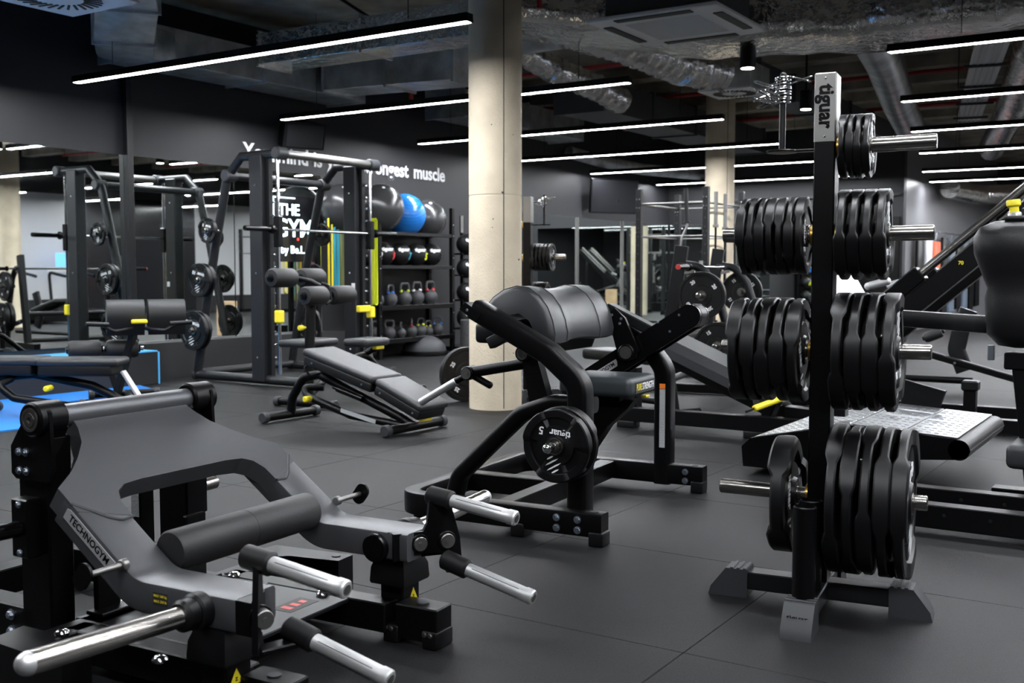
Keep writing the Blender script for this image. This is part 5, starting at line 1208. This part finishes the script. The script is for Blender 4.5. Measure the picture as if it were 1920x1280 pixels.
# hanging mats and pads along the corridor wall
cols = ['powder', 'wall_light', 'exit_red', 'powder', 'cap_grey', 'powder', 'cap_grey', 'powder', 'powder']
names = ['black', 'white', 'orange-red', 'black', 'blue-grey', 'black', 'grey', 'black', 'black']
MATS['orange_mat'] = mat('orange_mat', (.7, .1, .03), .5); mat('bluegrey', (.14, .18, .24), .5)
for k in range(9):
    x = 20.9 + k * .75; m = {2: 'orange_mat', 4: 'bluegrey', 6: 'bluegrey', 1: 'wall_light'}.get(k, 'powder')
    t = thing('hanging_mat', '%s exercise mat hanging on the corridor wall, number %s from the corner' % (names[k], ORD[k] if k < 8 else 'ninth'), 'mat', (x, 4.5, 0), 0, 'mats along the corridor wall')
    b = MB(); b.rbox((0, 0, 1.0), (.5, .06, 1.6 - .1 * (k % 3)), .02, 2); b.build('mat_sheet', m, t)
    b = MB(); b.cyl((0, .09, 1.9), (0, -.05, 1.9), .012, 8); b.cyl((-.12, 0, 1.72), (0, 0, 1.9), .006, 6); b.cyl((.12, 0, 1.72), (0, 0, 1.9), .006, 6); b.build('hook', 'zinc', t)
# exit light and far bench
T = thing('exit_light', 'small red lit sign under the corridor ceiling', 'sign', (26, 3.0, 2.72), 0); g = MB(); g.box((0, 0, 0), (.03, .5, .1), .003); g.build('sign_face', 'exit_red', T); g = MB(); g.cyl((.0, 0, .05), (0, 0, 1.17), .008, 6); g.build('drop_rod', 'powder', T)
# ab bench beyond the sloping arm
T = thing('ab_crunch_bench', 'black bench with a curved support far behind, right of the plate tree', 'bench', (10.4, 2.25), 0)
g = MB(); g.beam((0, .9, .62), (0, -1.0, .12), .08, .06, .01, (1, 0, 0)); bb = g.build('sloping_beam', 'powder', T); bolts([(-.04, .3, .45), (-.04, -.35, .28)], (-1, 0, 0), .012, .004, bb, 'zinc', washer=False)
g = MB(); g.M = Matrix.Translation((0, .45, .56)) @ Matrix.Rotation(R(15), 4, 'X'); g.rbox((0, 0, 0), (.3, .7, .08), .03, 3); g.build('bench_pad', 'leather_dark', T)
g = MB(); g.sweep([(.3, -.38, .18), (.3, -.30, .38), (.3, -.33, .55), (.3, -.40, .76)], rrect(.06, .16, .025, 3), (1, 0, 0), .1); g.build('curved_support', 'powder_grey', T)
foam((.25, -.18, .55), (.25, -.02, .48), .05, T)
g = MB(); g.cyl((0, 1.2, .12), (0, -.5, .12), .032, 14); g.build('floor_tube', 'powder', T)
bumper((8.6, .62, .30), 33, .28, .06, '20', 'big black weight plate cut off by the right edge', -1)
bumper((9.2, .85, .28), 33, .26, .06, '20', 'weight plate behind the one cut off by the right edge', -1)
bumper((7.45, 5.32, .235), 242, .235, .06, '25', 'bumper plate standing on the floor left of the concrete column', 1)
# wooden box glimpsed behind the tree
b = MB(); b.box((12.83, 4.12, .3), (.25, .25, .6), .006); tag(b.build('plywood_box', 'wood'), 'pale plywood jump box glimpsed left of the plate tree', 'box')
# equipment seen in the mirrors
def treadmill(x, y, yaw, label):
    t = thing('treadmill', label, 'treadmill', (x, y), yaw, 'treadmills seen in the mirror')
    b = MB(); b.box((0, 0, .14), (1.9, .8, .2), .02); b.build('deck', 'powder', t)
    for s in (-1, 1):
        b = MB(); b.tube([(.8, s * .4, .2), (.9, s * .4, 1.1), (.3, s * .38, 1.0)], .035, .1, 12); b.build('handrail', 'powder', t)
    b = MB(); b.box((.9, 0, 1.15), (.15, .8, .12), .02); b.build('console', 'ac_white', t); b = MB(); b.box((.84, 0, 1.38), (.03, .5, .32), .01); b.build('display', 'screen_lit', t)
for k in range(4): treadmill(10.8 + k * 1.5, -3.2, -90, 'treadmill by the white wall, number %s, visible only in the mirror' % ORD[k])
